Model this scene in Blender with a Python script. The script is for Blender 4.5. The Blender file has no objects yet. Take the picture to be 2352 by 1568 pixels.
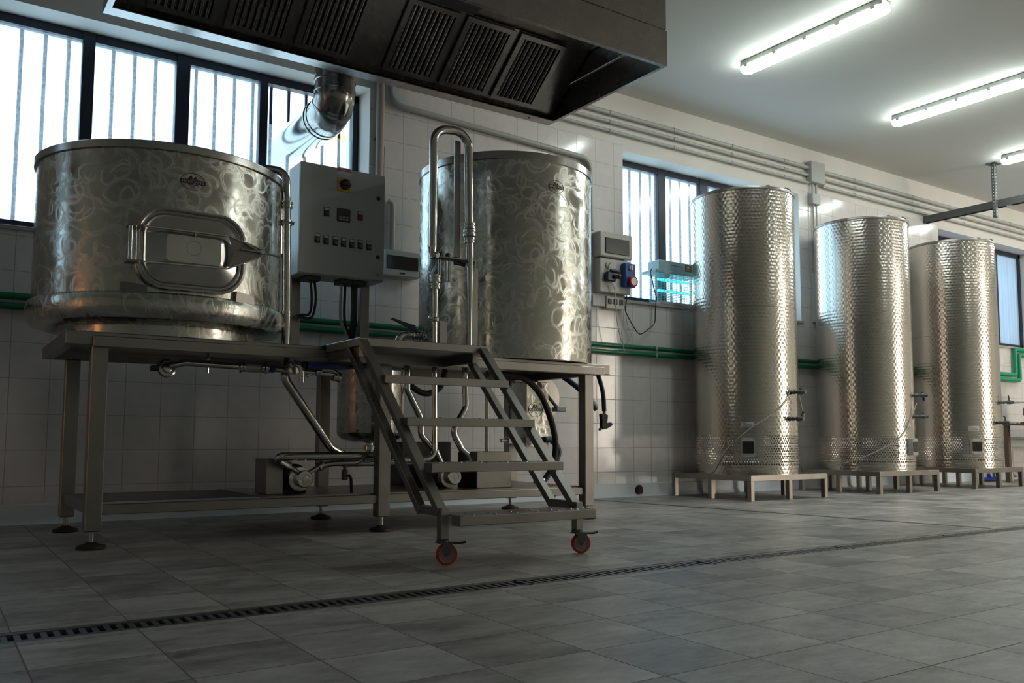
import bpy, bmesh, math, random
from mathutils import Vector, Matrix
random.seed(7)
PI = math.pi
scn = bpy.context.scene
COL = scn.collection

# ------------------------------------------------------------------ camera
FPX = 1992.2
CAM = Vector((-0.3674, -5.5283, 0.479))
RV = Vector((0.8291768400276781, -0.5589778380311985, 0.0030894257851121864))
UV_ = Vector((-0.04867248310900352, -0.06669176383695892, 0.9965857705307252))
FV = Vector((0.5568633201690681, 0.8264962100495578, 0.08250610537408257))
cd = bpy.data.cameras.new('camera')
cd.sensor_fit = 'HORIZONTAL'; cd.sensor_width = 36; cd.lens = FPX / 2352 * 36
cd.shift_y = 58.75 / 2352
cd.clip_start = 0.05; cd.clip_end = 200
cam = bpy.data.objects.new('camera', cd); COL.objects.link(cam)
m = Matrix.Identity(4)
for i in range(3):
    m[i][0] = RV[i]; m[i][1] = UV_[i]; m[i][2] = -FV[i]; m[i][3] = CAM[i]
cam.matrix_world = m
scn.camera = cam

# ------------------------------------------------------------------ world + exposure
scn.view_settings.view_transform = 'Standard'
scn.view_settings.look = 'None'
scn.view_settings.gamma = 1.0
scn.view_settings.use_curve_mapping = False
scn.view_settings.exposure = 0.76
W = bpy.data.worlds.new('sky'); scn.world = W; W.use_nodes = True
wn = W.node_tree.nodes; wl = W.node_tree.links
wn.clear()
tc = wn.new('ShaderNodeTexCoord'); sep = wn.new('ShaderNodeSeparateXYZ'); wl.new(tc.outputs['Generated'], sep.inputs[0])
mr = wn.new('ShaderNodeMapRange'); mr.inputs['From Min'].default_value = -0.5; mr.inputs['From Max'].default_value = 0.3
wl.new(sep.outputs['Y'], mr.inputs['Value'])
mx = wn.new('ShaderNodeMix'); mx.data_type = 'RGBA'
wl.new(mr.outputs[0], mx.inputs[0])
mx.inputs[6].default_value = (1.0, 0.88, 0.74, 1); mx.inputs[7].default_value = (0.60, 0.86, 1.0, 1)
st = wn.new('ShaderNodeMapRange'); st.inputs['From Min'].default_value = -0.5; st.inputs['From Max'].default_value = 0.3
st.inputs['To Min'].default_value = 8.0; st.inputs['To Max'].default_value = 2.3
wl.new(sep.outputs['Y'], st.inputs['Value'])
bg = wn.new('ShaderNodeBackground'); wl.new(mx.outputs[2], bg.inputs[0]); wl.new(st.outputs[0], bg.inputs[1])
wo = wn.new('ShaderNodeOutputWorld'); wl.new(bg.outputs[0], wo.inputs[0])
LAMP_POWER = 19.0

def portal(cx, cy, cz, w, h, rot):
    l = bpy.data.lights.new('daylight_portal', 'AREA'); l.shape = 'RECTANGLE'; l.size = w; l.size_y = h
    l.cycles.is_portal = True
    o = bpy.data.objects.new('daylight_portal', l); COL.objects.link(o)
    o.location = (cx, cy, cz); o.rotation_euler = rot
# windows of the long wall (light comes in towards -Y) and the loading door of the opposite wall (towards +Y)
WINS = [(-4.93, -2.58), (-0.22, 2.135), (4.5, 6.85), (9.4, 11.70)]
for a, b in WINS:
    portal((a + b) / 2, 0.30, 2.31, b - a, 1.3, (-PI / 2, 0, 0))
DOOR = (11.3, 13.3, 3.0); YS = -8.6
portal((DOOR[0] + DOOR[1]) / 2, YS - 0.25, 1.5, DOOR[1] - DOOR[0], 3.0, (PI / 2, 0, 0))

# ------------------------------------------------------------------ pixel -> point helpers
def ray(x, y): return FV + RV * ((x - 1176) / FPX) + UV_ * ((842.75 - y) / FPX)
def atY(x, y, Y): d = ray(x, y); return CAM + d * ((Y - CAM.y) / d.y)
def atX(x, y, X): d = ray(x, y); return CAM + d * ((X - CAM.x) / d.x)
def atZ(x, y, Z): d = ray(x, y); return CAM + d * ((Z - CAM.z) / d.z)

# ------------------------------------------------------------------ materials
MATS = {}
def mat(name, color=(.5, .5, .5), rough=.5, metal=0.0, **k):
    if name in MATS: return MATS[name]
    m = bpy.data.materials.new(name); m.use_nodes = True; MATS[name] = m
    b = m.node_tree.nodes['Principled BSDF']
    b.inputs['Base Color'].default_value = (*color, 1); b.inputs['Roughness'].default_value = rough
    b.inputs['Metallic'].default_value = metal
    for kk, v in k.items(): b.inputs[kk.replace('_', ' ')].default_value = v
    n = m.node_tree; 
    # slight procedural variation in roughness and colour
    t = n.nodes.new('ShaderNodeTexCoord'); no = n.nodes.new('ShaderNodeTexNoise'); no.inputs['Scale'].default_value = 9
    no.inputs['Detail'].default_value = 5
    n.links.new(t.outputs['Object'], no.inputs['Vector'])
    r = n.nodes.new('ShaderNodeMapRange'); r.inputs['To Min'].default_value = rough * .8; r.inputs['To Max'].default_value = min(1, rough * 1.25)
    n.links.new(no.outputs[0], r.inputs[0]); n.links.new(r.outputs[0], b.inputs['Roughness'])
    return m
class N:
    "small node-graph builder"
    def __init__(s, m): s.t = m.node_tree; s.b = s.t.nodes['Principled BSDF']
    def n(s, kind, **k):
        o = s.t.nodes.new('ShaderNode' + kind)
        for a, v in k.items(): setattr(o, a, v)
        return o
    def set(s, sock, v):
        if hasattr(v, 'links') or hasattr(v, 'is_linked'): s.t.links.new(v, sock)
        else: sock.default_value = v
    def m(s, op, *a):
        o = s.n('Math', operation=op)
        for i, v in enumerate(a): s.set(o.inputs[i], v)
        return o.outputs[0]
    def v(s, op, *a):
        o = s.n('VectorMath', operation=op)
        for i, v in enumerate(a):
            if op == 'SCALE' and i == 1: s.set(o.inputs[3], v)
            else: s.set(o.inputs[i], v)
        return o.outputs[1] if op in ('DOT_PRODUCT', 'LENGTH') else o.outputs[0]
    def comb(s, x, y, z):
        o = s.n('CombineXYZ')
        for i, v in enumerate((x, y, z)): s.set(o.inputs[i], v)
        return o.outputs[0]
    def sep(s, v): o = s.n('SeparateXYZ'); s.set(o.inputs[0], v); return o.outputs
    def noise(s, vec, scale, detail=3, rough=.5, out=0):
        o = s.n('TexNoise'); s.set(o.inputs['Vector'], vec); o.inputs['Scale'].default_value = scale
        o.inputs['Detail'].default_value = detail; o.inputs['Roughness'].default_value = rough
        return o.outputs[out]
    def rng(s, v, a, b, c, d, smooth=False):
        o = s.n('MapRange'); 
        if smooth: o.interpolation_type = 'SMOOTHSTEP'
        s.set(o.inputs[0], v)
        for i, x in enumerate((a, b, c, d)): s.set(o.inputs[i + 1], x)
        return o.outputs[0]
    def mix(s, f, a, b):
        o = s.n('Mix', data_type='RGBA'); s.set(o.inputs[0], f)
        for i, c in ((6, a), (7, b)): s.set(o.inputs[i], (*c, 1) if isinstance(c, tuple) and len(c) == 3 else c)
        return o.outputs[2]
    def bump(s, h, strength, dist=.01, normal=None):
        o = s.n('Bump'); s.set(o.inputs['Height'], h); o.inputs['Strength'].default_value = strength
        o.inputs['Distance'].default_value = dist
        if normal is not None: s.set(o.inputs['Normal'], normal)
        return o.outputs[0]
    def obj(s): return s.n('TexCoord').outputs['Object']
    def uv(s): return s.n('TexCoord').outputs['UV']

def raw(name, color, rough, metal=0):
    m = bpy.data.materials.new(name); m.use_nodes = True; MATS[name] = m
    b = m.node_tree.nodes['Principled BSDF']
    b.inputs['Base Color'].default_value = (*color, 1); b.inputs['Roughness'].default_value = rough; b.inputs['Metallic'].default_value = metal
    return m

def brushed(name, color, rough, axis=(40, 40, 4), lo=.75, hi=1.35):
    m = raw(name, color, rough, 1); g = N(m)
    o = g.obj(); s = g.v('MULTIPLY', o, axis)
    a = g.noise(s, 5, 4); c = g.noise(o, 6, 5, .6)
    g.set(g.b.inputs['Roughness'], g.rng(g.m('ADD', g.m('MULTIPLY', a, .5), g.m('MULTIPLY', c, .5)), .3, .7, rough * lo, rough * hi))
    g.set(g.b.inputs['Base Color'], g.mix(g.rng(c, .3, .7, 0, 1), tuple(x * .9 for x in color), tuple(min(1, x * 1.06) for x in color)))
    if lo < .9: g.set(g.b.inputs['Normal'], g.bump(a, .04, .002))
    return m
M_FRAME = brushed('brushed_steel', (.30, .28, .26), .34)
M_RIM = brushed('satin_rim_steel', (.46, .44, .42), .22, (2, 2, 2))
M_HOOD = brushed('satin_steel_sheet', (.34, .31, .29), .27, (2, 2, 2), .92, 1.08)
M_DUCT = brushed('duct_steel', (.36, .34, .32), .16, (4, 4, 4))
M_PIPE = brushed('polished_steel', (.62, .60, .57), .10, (8, 8, 8))
M_STAND = brushed('stand_steel', (.30, .275, .245), .33)

def swirl(name, scale=1.0, base=.12):
    m = raw(name, (.6, .58, .54), base, 1); g = N(m)
    uv = g.uv()
    d = g.v('SCALE', g.v('SUBTRACT', g.noise(uv, 2.6 * scale, 2, .5, 1), (.5, .5, .5)), .16 / scale)
    uvd = g.v('ADD', uv, d)
    tot = None
    for i, (sc, r0, w) in enumerate(((4.2, .27, .07), (5.6, .34, .09), (7.5, .30, .10), (3.4, .22, .08), (9.5, .3, .11), (3.0, .34, .05), (6.3, .22, .08), (4.8, .36, .06), (2.3, .3, .04), (8.2, .38, .09))):
        vo = g.n('TexVoronoi', voronoi_dimensions='2D', feature='F1'); vo.inputs['Scale'].default_value = sc * scale
        st_ = ((1.25, .75, 1), (.85, 1.1, 1), (1.1, .8, 1), (.8, 1.25, 1))[i % 4]
        g.set(vo.inputs['Vector'], g.v('ADD', g.v('MULTIPLY', uvd, st_), (i * 3.7, i * 1.9, 0)))
        dist = vo.outputs['Distance']
        dd = g.m('ABSOLUTE', g.m('SUBTRACT', dist, r0))
        ring = g.rng(dd, w, 0, 0, 1, True)
        strand = g.noise(g.comb(g.m('MULTIPLY', dist, 42), i * 2.0, 0), 1.0, 2)
        ring = g.m('MULTIPLY', ring, g.rng(strand, .38, .58, .15, 1))
        nm = g.rng(g.noise(g.v('ADD', uvd, (i * 5.1, 0, 0)), 5.5, 1), .42, .60, 0, 1, True)
        ring = g.m('MULTIPLY', ring, nm)
        tot = ring if tot is None else g.m('MAXIMUM', tot, ring)
    low = g.noise(uv, 3.0, 3, .55); patch = g.noise(uvd, 6, 5, .65)
    hairs = g.noise(g.v('MULTIPLY', uvd, (90, 9, 1)), 1, 3)
    ro = g.m('ADD', g.rng(tot, 0, 1, base, .34), g.rng(patch, .40, .70, 0, .20))
    g.set(g.b.inputs['Roughness'], g.m('ADD', ro, g.rng(hairs, .4, .7, 0, .04)))
    g.set(g.b.inputs['Base Color'], g.mix(tot, (.52, .50, .45), (.70, .69, .63)))
    n1 = g.bump(low, .10, .06)
    g.set(g.b.inputs['Normal'], g.bump(tot, .16, .002, n1))
    return m
M_SWIRL = swirl('swirl_polished_steel', 1.0, .085)

def scales(name, cell=.034, holes=False):
    m = raw(name, (.53, .495, .45), .3, 1); g = N(m)
    uv = g.sep(g.uv())
    y = g.m('DIVIDE', uv[1], cell * .87); row = g.m('FLOOR', y)
    x = g.m('ADD', g.m('DIVIDE', uv[0], cell), g.m('MULTIPLY', g.m('MODULO', row, 2.0), .5))
    a = g.m('SUBTRACT', g.m('FRACT', x), .5); b = g.m('SUBTRACT', g.m('FRACT', y), .46)
    rr = g.m('SQRT', g.m('ADD', g.m('MULTIPLY', a, a), g.m('MULTIPLY', b, b))); rr = g.m('MAXIMUM', rr, .001)
    ca = g.m('DIVIDE', a, rr); sa = g.m('DIVIDE', b, rr)
    geo = g.n('NewGeometry'); tu = g.v('NORMALIZE', g.v('CROSS_PRODUCT', (0, 0, 1), geo.outputs['Normal']))
    T = g.v('ADD', g.v('SCALE', tu, g.m('MULTIPLY', sa, -1)), g.v('SCALE', (0, 0, 1), ca))
    g.set(g.b.inputs['Tangent'], T)
    g.b.inputs['Anisotropic'].default_value = .76
    cid = g.comb(g.m('FLOOR', x), row, 0)
    wnz = g.n('TexWhiteNoise', noise_dimensions='2D'); g.set(wnz.inputs['Vector'], cid)
    fine = g.noise(g.uv(), 130, 2)
    g.set(g.b.inputs['Roughness'], g.rng(fine, .3, .7, .17, .23))
    low = g.noise(g.uv(), 2.6, 3, .5)
    h = g.rng(rr, 0, .6, 1, 0)
    n1 = g.bump(low, .10, .05)
    g.set(g.b.inputs['Normal'], g.bump(h, .34, .0032, n1))
    if holes:
        hp = .0232
        yy = g.m('DIVIDE', uv[1], hp * .9); r2 = g.m('FLOOR', yy)
        xx = g.m('ADD', g.m('DIVIDE', uv[0], hp), g.m('MULTIPLY', g.m('MODULO', r2, 2.0), .5))
        p = g.m('SUBTRACT', g.m('FRACT', xx), .5); q = g.m('MULTIPLY', g.m('SUBTRACT', g.m('FRACT', yy), .5), .9)
        dd = g.m('SQRT', g.m('ADD', g.m('MULTIPLY', p, p), g.m('MULTIPLY', q, q)))
        al = g.m('GREATER_THAN', dd, .30)
        g.set(g.b.inputs['Alpha'], al)
    return m
M_SCALE = scales('circle_brushed_steel')
M_HOLES = scales('perforated_circle_brushed_steel', holes=True)

def tiles():
    m = raw('wall_tile_and_paint', (.8, .8, .78), .2); g = N(m)
    p = g.sep(g.obj()); n = g.sep(g.n('NewGeometry').outputs['Normal'])
    X = g.m('DIVIDE', p[0], .2); Z = g.m('DIVIDE', g.m('SUBTRACT', p[2], .008), .2)
    def edge(v):
        f = g.m('FRACT', v); return g.m('MINIMUM', f, g.m('SUBTRACT', 1.0, f))
    e = g.m('MINIMUM', edge(X), edge(Z))
    grout = g.rng(e, .006, .014, 1, 0)
    istile = g.m('MULTIPLY', g.m('LESS_THAN', p[2], 3.008), g.m('LESS_THAN', n[1], -.5))
    # strips over the windows are painted
    istile = g.m('MULTIPLY', istile, g.m('LESS_THAN', p[1], .01))
    for a, b in WINS:
        inside = g.m('MULTIPLY', g.m('MULTIPLY', g.m('GREATER_THAN', p[0], a), g.m('LESS_THAN', p[0], b)), g.m('GREATER_THAN', p[2], 2.5))
        istile = g.m('MULTIPLY', istile, g.m('SUBTRACT', 1.0, inside))
    cid = g.comb(g.m('FLOOR', X), g.m('FLOOR', Z), 0)
    wn_ = g.n('TexWhiteNoise', noise_dimensions='2D'); g.set(wn_.inputs['Vector'], cid)
    tcol = g.mix(g.rng(g.noise(g.obj(), 14, 4), .3, .7, 0, 1), (.69, .655, .65), (.75, .715, .71))
    tcol = g.mix(g.m('MULTIPLY', grout, .9), tcol, (.36, .34, .31))
    pcol = g.mix(g.rng(g.noise(g.obj(), 3, 5), .3, .7, 0, 1), (.69, .66, .62), (.74, .71, .67))
    g.set(g.b.inputs['Base Color'], g.mix(istile, pcol, tcol))
    g.set(g.b.inputs['Roughness'], g.m('SUBTRACT', g.m('ADD', .75, 0.0), g.m('MULTIPLY', istile, g.m('SUBTRACT', .62, g.m('MULTIPLY', grout, .5)))))
    jit = g.v('SCALE', g.v('SUBTRACT', wn_.outputs['Color'], (.5, .5, .5)), g.m('MULTIPLY', istile, .016))
    wav = g.v('SCALE', g.v('SUBTRACT', g.noise(g.obj(), 9, 2, .5, 1), (.5, .5, .5)), .02)
    nn = g.v('NORMALIZE', g.v('ADD', g.n('NewGeometry').outputs['Normal'], g.v('ADD', jit, wav)))
    g.set(g.b.inputs['Normal'], g.bump(g.m('SUBTRACT', 1.0, g.m('MULTIPLY', grout, istile)), .25, .003, nn))
    return m
M_WALL = tiles()

def floor_mat():
    m = raw('slate_look_floor_tile', (.3, .3, .3), .4); g = N(m)
    p = g.sep(g.obj())
    X = g.m('DIVIDE', g.m('SUBTRACT', p[0], .098), .268); Y = g.m('DIVIDE', g.m('ADD', p[1], 3.953), .2515)
    def edge(v, s):
        f = g.m('FRACT', v); return g.m('MULTIPLY', g.m('MINIMUM', f, g.m('SUBTRACT', 1.0, f)), s)
    e = g.m('MINIMUM', edge(X, .268), edge(Y, .2515))
    grout = g.rng(e, .0012, .0026, 1, 0)
    cid = g.comb(g.m('FLOOR', X), g.m('FLOOR', Y), 0)
    w = g.n('TexWhiteNoise', noise_dimensions='2D'); g.set(w.inputs['Vector'], cid)
    off = g.v('SCALE', w.outputs['Color'], 9.0)
    pv = g.v('ADD', g.obj(), off)
    big = g.noise(g.v('MULTIPLY', pv, (1.3, 2.8, 1)), 2.4, 6, .62)
    med = g.noise(g.v('MULTIPLY', pv, (2.5, 5.5, 1)), 5, 6, .65)
    fine = g.noise(g.v('MULTIPLY', pv, (1, 1.6, 1)), 60, 3, .6)
    val = g.m('ADD', g.m('ADD', g.m('MULTIPLY', big, .5), g.m('MULTIPLY', med, .35)), g.m('ADD', g.m('MULTIPLY', fine, .12), g.m('MULTIPLY', w.outputs['Value'], .12)))
    col = g.mix(g.rng(val, .41, .70, 0, 1), (.165, .148, .142), (.58, .555, .54))
    col = g.mix(grout, col, (.17, .145, .13))
    g.set(g.b.inputs['Base Color'], col)
    g.set(g.b.inputs['Roughness'], g.m('ADD', g.rng(med, .3, .7, .34, .52), g.m('MULTIPLY', grout, .3)))
    g.set(g.b.inputs['Normal'], g.bump(g.m('SUBTRACT', g.m('ADD', g.m('MULTIPLY', med, .5), g.m('MULTIPLY', fine, .35)), g.m('MULTIPLY', grout, 1.0)), .22, .004))
    return m
M_FLOOR = floor_mat()
M_PLASTER = mat('white_plaster', (.66, .66, .62), .85)
M_BEIGE = mat('beige_plaster', (.68, .65, .58), .8)
M_SKIRT = mat('coved_skirting', (.64, .69, .75), .4)
M_DARKFRAME = mat('dark_window_frame', (.012, .016, .035), .45)
M_BAR = mat('window_bar_paint', (.03, .06, .11), .5)
M_SILL = mat('marble_sill', (.42, .38, .37), .3)
M_CONDUIT = mat('grey_pvc_conduit', (.42, .43, .41), .4)
M_GREEN = mat('green_ppr_pipe', (.003, .15, .065), .35)
M_BLACK = mat('black_plastic', (.024, .018, .017), .4)
M_RUBBER = mat('black_rubber', (.03, .02, .018), .6)
M_BLUE = mat('blue_plastic', (.012, .035, .19), .4)
M_HOSE = mat('dark_blue_hose', (.012, .025, .06), .35)
M_RED = mat('red_plastic', (.42, .012, .01), .4)
M_YELLOW = mat('yellow_plastic', (.62, .34, .02), .45)
M_ORANGE = mat('red_orange_polyurethane', (.55, .035, .012), .45)
M_HUB = mat('grey_white_hub', (.36, .27, .26), .5)
M_CAB = mat('light_grey_enamel', (.46, .47, .47), .42)
M_GREYBOX = mat('pale_grey_plastic', (.50, .50, .47), .45)
M_WINDOWCOVER = mat('smoked_cover', (.03, .022, .02), .22)
M_WHITE = mat('white_plastic', (.7, .7, .68), .45)
M_WCORD = mat('white_cord', (.50, .50, .46), .5)
M_PAPER = mat('paper_label', (.62, .62, .60), .6)
M_INK = mat('dark_ink', (.03, .012, .012), .5)
M_LETTER = brushed('logo_lettering_steel', (.42, .40, .38), .35)
M_IRON = mat('galvanised_dark_steel', (.16, .165, .165), .5, 1.0)
M_GRATE = brushed('worn_drain_steel', (.20, .19, .20), .45)
M_PIT = mat('drain_pit', (.03, .02, .017), .8)
M_TEAL = mat('pale_teal_casing', (.32, .46, .48), .4)
M_WOOD = mat('orange_brown_door', (.42, .17, .06), .5)
M_ROOF = mat('terracotta_roof', (.45, .13, .07), .8)
M_BRASS = mat('brass', (.55, .38, .12), .35, 1.0)
M_GLASSTUBE = mat('braided_clear_hose', (.45, .45, .44), .25)
M_DARKSTEEL = mat('dark_motor_paint', (.02, .02, .022), .4)

def pane_mat():
    m = bpy.data.materials.new('frosted_window_glass'); m.use_nodes = True; n = m.node_tree; n.nodes.clear()
    g = N.__new__(N); g.t = n
    out = n.nodes.new('ShaderNodeOutputMaterial')
    tr = n.nodes.new('ShaderNodeBsdfTransparent'); tr.inputs[0].default_value = (.93, .97, 1, 1)
    tl = n.nodes.new('ShaderNodeBsdfTranslucent'); tl.inputs[0].default_value = (.8, .88, .95, 1)
    gl = n.nodes.new('ShaderNodeBsdfGlossy'); gl.inputs['Roughness'].default_value = .15
    m1 = n.nodes.new('ShaderNodeMixShader'); m2 = n.nodes.new('ShaderNodeMixShader')
    w = g.noise(g.obj(), 60, 3)
    g.set(m1.inputs[0], g.rng(w, .35, .65, .06, .15)); n.links.new(tr.outputs[0], m1.inputs[1]); n.links.new(tl.outputs[0], m1.inputs[2])
    m2.inputs[0].default_value = .04; n.links.new(m1.outputs[0], m2.inputs[1]); n.links.new(gl.outputs[0], m2.inputs[2])
    n.links.new(m2.outputs[0], out.inputs[0]); return m
M_PANE = pane_mat()
def ribbed_mat():
    m = bpy.data.materials.new('ribbed_translucent_sheet'); m.use_nodes = True; n = m.node_tree; n.nodes.clear()
    out = n.nodes.new('ShaderNodeOutputMaterial'); g = N.__new__(N); g.t = n
    tl = n.nodes.new('ShaderNodeBsdfTranslucent'); tl.inputs[0].default_value = (.32, .42, .55, 1)
    df = n.nodes.new('ShaderNodeBsdfDiffuse'); df.inputs[0].default_value = (.45, .52, .6, 1)
    m1 = n.nodes.new('ShaderNodeMixShader'); g.set(m1.inputs[0], g.rng(g.noise(g.obj(), 5, 2), .3, .7, .4, .6))
    n.links.new(tl.outputs[0], m1.inputs[1]); n.links.new(df.outputs[0], m1.inputs[2]); n.links.new(m1.outputs[0], out.inputs[0]); return m
M_RIB = ribbed_mat()
def amber():
    m = bpy.data.materials.new('added_amber_glass'); m.use_nodes = True; n = m.node_tree; n.nodes.clear()
    out = n.nodes.new('ShaderNodeOutputMaterial'); g = N.__new__(N); g.t = n
    tl = n.nodes.new('ShaderNodeBsdfTranslucent'); tl.inputs[0].default_value = (.42, .27, .17, 1)
    tr = n.nodes.new('ShaderNodeBsdfTransparent'); tr.inputs[0].default_value = (.34, .22, .14, 1)
    m1 = n.nodes.new('ShaderNodeMixShader'); g.set(m1.inputs[0], g.rng(g.noise(g.obj(), 5, 2), .3, .7, .5, .7))
    n.links.new(tl.outputs[0], m1.inputs[1]); n.links.new(tr.outputs[0], m1.inputs[2]); n.links.new(m1.outputs[0], out.inputs[0]); return m
M_AMBER = amber()
def emit(name, col, s):
    m = bpy.data.materials.new(name); m.use_nodes = True; n = m.node_tree; n.nodes.clear()
    out = n.nodes.new('ShaderNodeOutputMaterial'); e = n.nodes.new('ShaderNodeEmission')
    e.inputs[0].default_value = (*col, 1); e.inputs[1].default_value = s; n.links.new(e.outputs[0], out.inputs[0]); return m
M_TUBE = emit('lit_fluorescent_diffuser', (.89, 1.0, .94), LAMP_POWER)
M_UV = emit('lit_ultraviolet_tube', (.05, .62, .75), 1.6)

# ------------------------------------------------------------------ mesh helpers
def B(): return bmesh.new()
def wloc(o):
    v = Vector((0, 0, 0))
    while o is not None: v += o.location; o = o.parent
    return v
def obj(name, bm, material, parent=None, label=None, smooth=True, angle=35, kind=None):
    if parent is not None: bmesh.ops.translate(bm, verts=bm.verts, vec=-wloc(parent))
    bm.normal_update()
    if smooth:
        for f in bm.faces: f.smooth = True
        for e in bm.edges:
            if len(e.link_faces) == 2 and e.calc_face_angle(0) > math.radians(angle): e.smooth = False
    me = bpy.data.meshes.new(name); bm.to_mesh(me); bm.free()
    me.materials.append(material)
    o = bpy.data.objects.new(name, me); COL.objects.link(o)
    if parent is not None: o.parent = parent
    if label: o['label'] = label
    if kind: o['kind'] = kind
    return o
def thing(name, label, cat, loc=(0, 0, 0), group=None):
    o = bpy.data.objects.new(name, None); COL.objects.link(o); o.location = loc; o.empty_display_size = .1
    o['label'] = label; o['category'] = cat
    if group: o['group'] = group
    return o
def tag(o, label, cat, group=None):
    o['label'] = label; o['category'] = cat
    if group: o['group'] = group
    return o
def recentre(o, loc):
    "move a one-mesh thing's origin to loc without moving its shape"
    loc = Vector(loc); o.data.transform(Matrix.Translation(-loc)); o.location = loc; return o
def copy_tree(o, parent=None):
    c = o.copy(); COL.objects.link(c)
    if parent is not None: c.parent = parent
    for ch in list(o.children): copy_tree(ch, c)
    return c
def struct(name, bm, material, parent=None, smooth=False):
    o = obj(name, bm, material, parent, smooth=smooth)
    if parent is None: o['kind'] = 'structure'
    return o
def _bev(bm, vs, bev):
    if bev:
        es = list({e for v in vs for e in v.link_edges})
        bmesh.ops.bevel(bm, geom=es, offset=bev, segments=1, affect='EDGES', clamp_overlap=True)
def box(bm, a, b, bev=0):
    a = Vector(a); b = Vector(b); c = (a + b) / 2; s = b - a
    r = bmesh.ops.create_cube(bm, size=1, matrix=Matrix.Translation(c) @ Matrix.Diagonal((abs(s.x), abs(s.y), abs(s.z), 1)))
    _bev(bm, r['verts'], bev); return bm
def beam(bm, p, q, w, h, up=(0, 0, 1), bev=.002):
    p = Vector(p); q = Vector(q); z = (q - p); L = z.length; z.normalize(); x = Vector(up).cross(z)
    if x.length < 1e-4: x = Vector((1, 0, 0)).cross(z)
    x.normalize(); y = z.cross(x)
    M = Matrix(((x.x, y.x, z.x, 0), (x.y, y.y, z.y, 0), (x.z, y.z, z.z, 0), (0, 0, 0, 1)))
    r = bmesh.ops.create_cube(bm, size=1, matrix=Matrix.Translation((p + q) / 2) @ M @ Matrix.Diagonal((w, h, L, 1)))
    _bev(bm, r['verts'], bev); return bm
def fillet(pts, rad, n=7):
    pts = [Vector(p) for p in pts]; out = [pts[0]]
    for i in range(1, len(pts) - 1):
        a, b, c = pts[i - 1], pts[i], pts[i + 1]
        u = (a - b); v = (c - b); lu, lv = u.length, v.length; u.normalize(); v.normalize()
        ang = u.angle(v, PI)
        if ang > PI - .05 or rad < 1e-5: out.append(b); continue
        t = min(rad / math.tan(ang / 2), lu * .48, lv * .48); r = t * math.tan(ang / 2)
        cen = b + (u + v).normalized() * (r / math.sin(ang / 2)); p0 = b + u * t; p1 = b + v * t
        d0 = p0 - cen; d1 = p1 - cen; th = d0.angle(d1, 0); s = math.sin(th)
        for k in range(n + 1):
            f = k / n; out.append(cen + (d0 * math.sin((1 - f) * th) + d1 * math.sin(f * th)) / s)
    out.append(pts[-1]); return out
def smoothpath(pts, n=8):
    "Catmull-Rom through the points"
    P = [Vector(p) for p in pts]; P = [P[0] * 2 - P[1]] + P + [P[-1] * 2 - P[-2]]; out = []
    for i in range(1, len(P) - 2):
        for k in range(n):
            t = k / n; a, b, c, d = P[i - 1:i + 3]
            out.append(.5 * ((2 * b) + (c - a) * t + (2 * a - 5 * b + 4 * c - d) * t * t + (3 * b - a - 3 * c + d) * t ** 3))
    out.append(P[-2]); return out
def tube(bm, pts, r, seg=14, bend=None, cap=True, soft=False):
    pts = smoothpath(pts) if soft else fillet(pts, bend if bend is not None else r * 2.6)
    q = [pts[0]]
    for p in pts[1:]:
        if (p - q[-1]).length > 1e-5: q.append(p)
    pts = q; n = len(pts); rings = []; t0 = (pts[1] - pts[0]).normalized()
    x = t0.orthogonal().normalized()
    for i in range(n):
        t = (pts[min(i + 1, n - 1)] - pts[max(i - 1, 0)]).normalized()
        x = (x - t * x.dot(t)).normalized(); y = t.cross(x)
        rings.append([bm.verts.new(pts[i] + (x * math.cos(2 * PI * k / seg) + y * math.sin(2 * PI * k / seg)) * r) for k in range(seg)])
    for i in range(n - 1):
        for k in range(seg):
            bm.faces.new((rings[i][k], rings[i][(k + 1) % seg], rings[i + 1][(k + 1) % seg], rings[i + 1][k]))
    if cap: bm.faces.new(rings[0][::-1]); bm.faces.new(rings[-1])
    return bm
def lathe(bm, prof, c=(0, 0, 0), axis=(0, 0, 1), seg=32, cap=True, a0=0, a1=2 * PI, uvr=None):
    "profile of (radius, height along axis); uv in metres"
    z = Vector(axis).normalized()
    x = Vector((1, 0, 0)) if abs(z.z) > .99 else Vector((0, 0, 1)).cross(z).normalized()
    y = z.cross(x); c = Vector(c); full = abs(a1 - a0 - 2 * PI) < 1e-6; ns = seg if full else seg + 1
    uvl = bm.loops.layers.uv.verify(); R = uvr or max(p[0] for p in prof)
    rows = []
    for r, h in prof:
        rows.append([bm.verts.new(c + z * h + (x * math.cos(a0 + (a1 - a0) * k / seg) + y * math.sin(a0 + (a1 - a0) * k / seg)) * max(r, 1e-5)) for k in range(ns)])
    ds = [0]
    for i in range(1, len(prof)): ds.append(ds[-1] + math.hypot(prof[i][0] - prof[i - 1][0], prof[i][1] - prof[i - 1][1]))
    for i in range(len(prof) - 1):
        for k in range(seg):
            kk = (k + 1) % ns
            f = bm.faces.new((rows[i][k], rows[i][kk], rows[i + 1][kk], rows[i + 1][k]))
            for l, (a, b) in zip(f.loops, ((k, i), (k + 1, i), (k + 1, i + 1), (k, i + 1))):
                l[uvl].uv = ((a0 + (a1 - a0) * a / seg) * R, c.z + (prof[0][1] + ds[b] if abs(z.z) > .99 else ds[b]))
    if cap and full:
        if prof[0][0] > 1e-4: bm.faces.new(rows[0][::-1])
        if prof[-1][0] > 1e-4: bm.faces.new(rows[-1])
    return bm
def cyl(bm, p, q, r, seg=20, bev=0):
    p = Vector(p); q = Vector(q); L = (q - p).length
    pr = [(r, 0), (r, L)] if not bev else [(r - bev, 0), (r, bev), (r, L - bev), (r - bev, L)]
    return lathe(bm, pr, p, q - p, seg)
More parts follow.
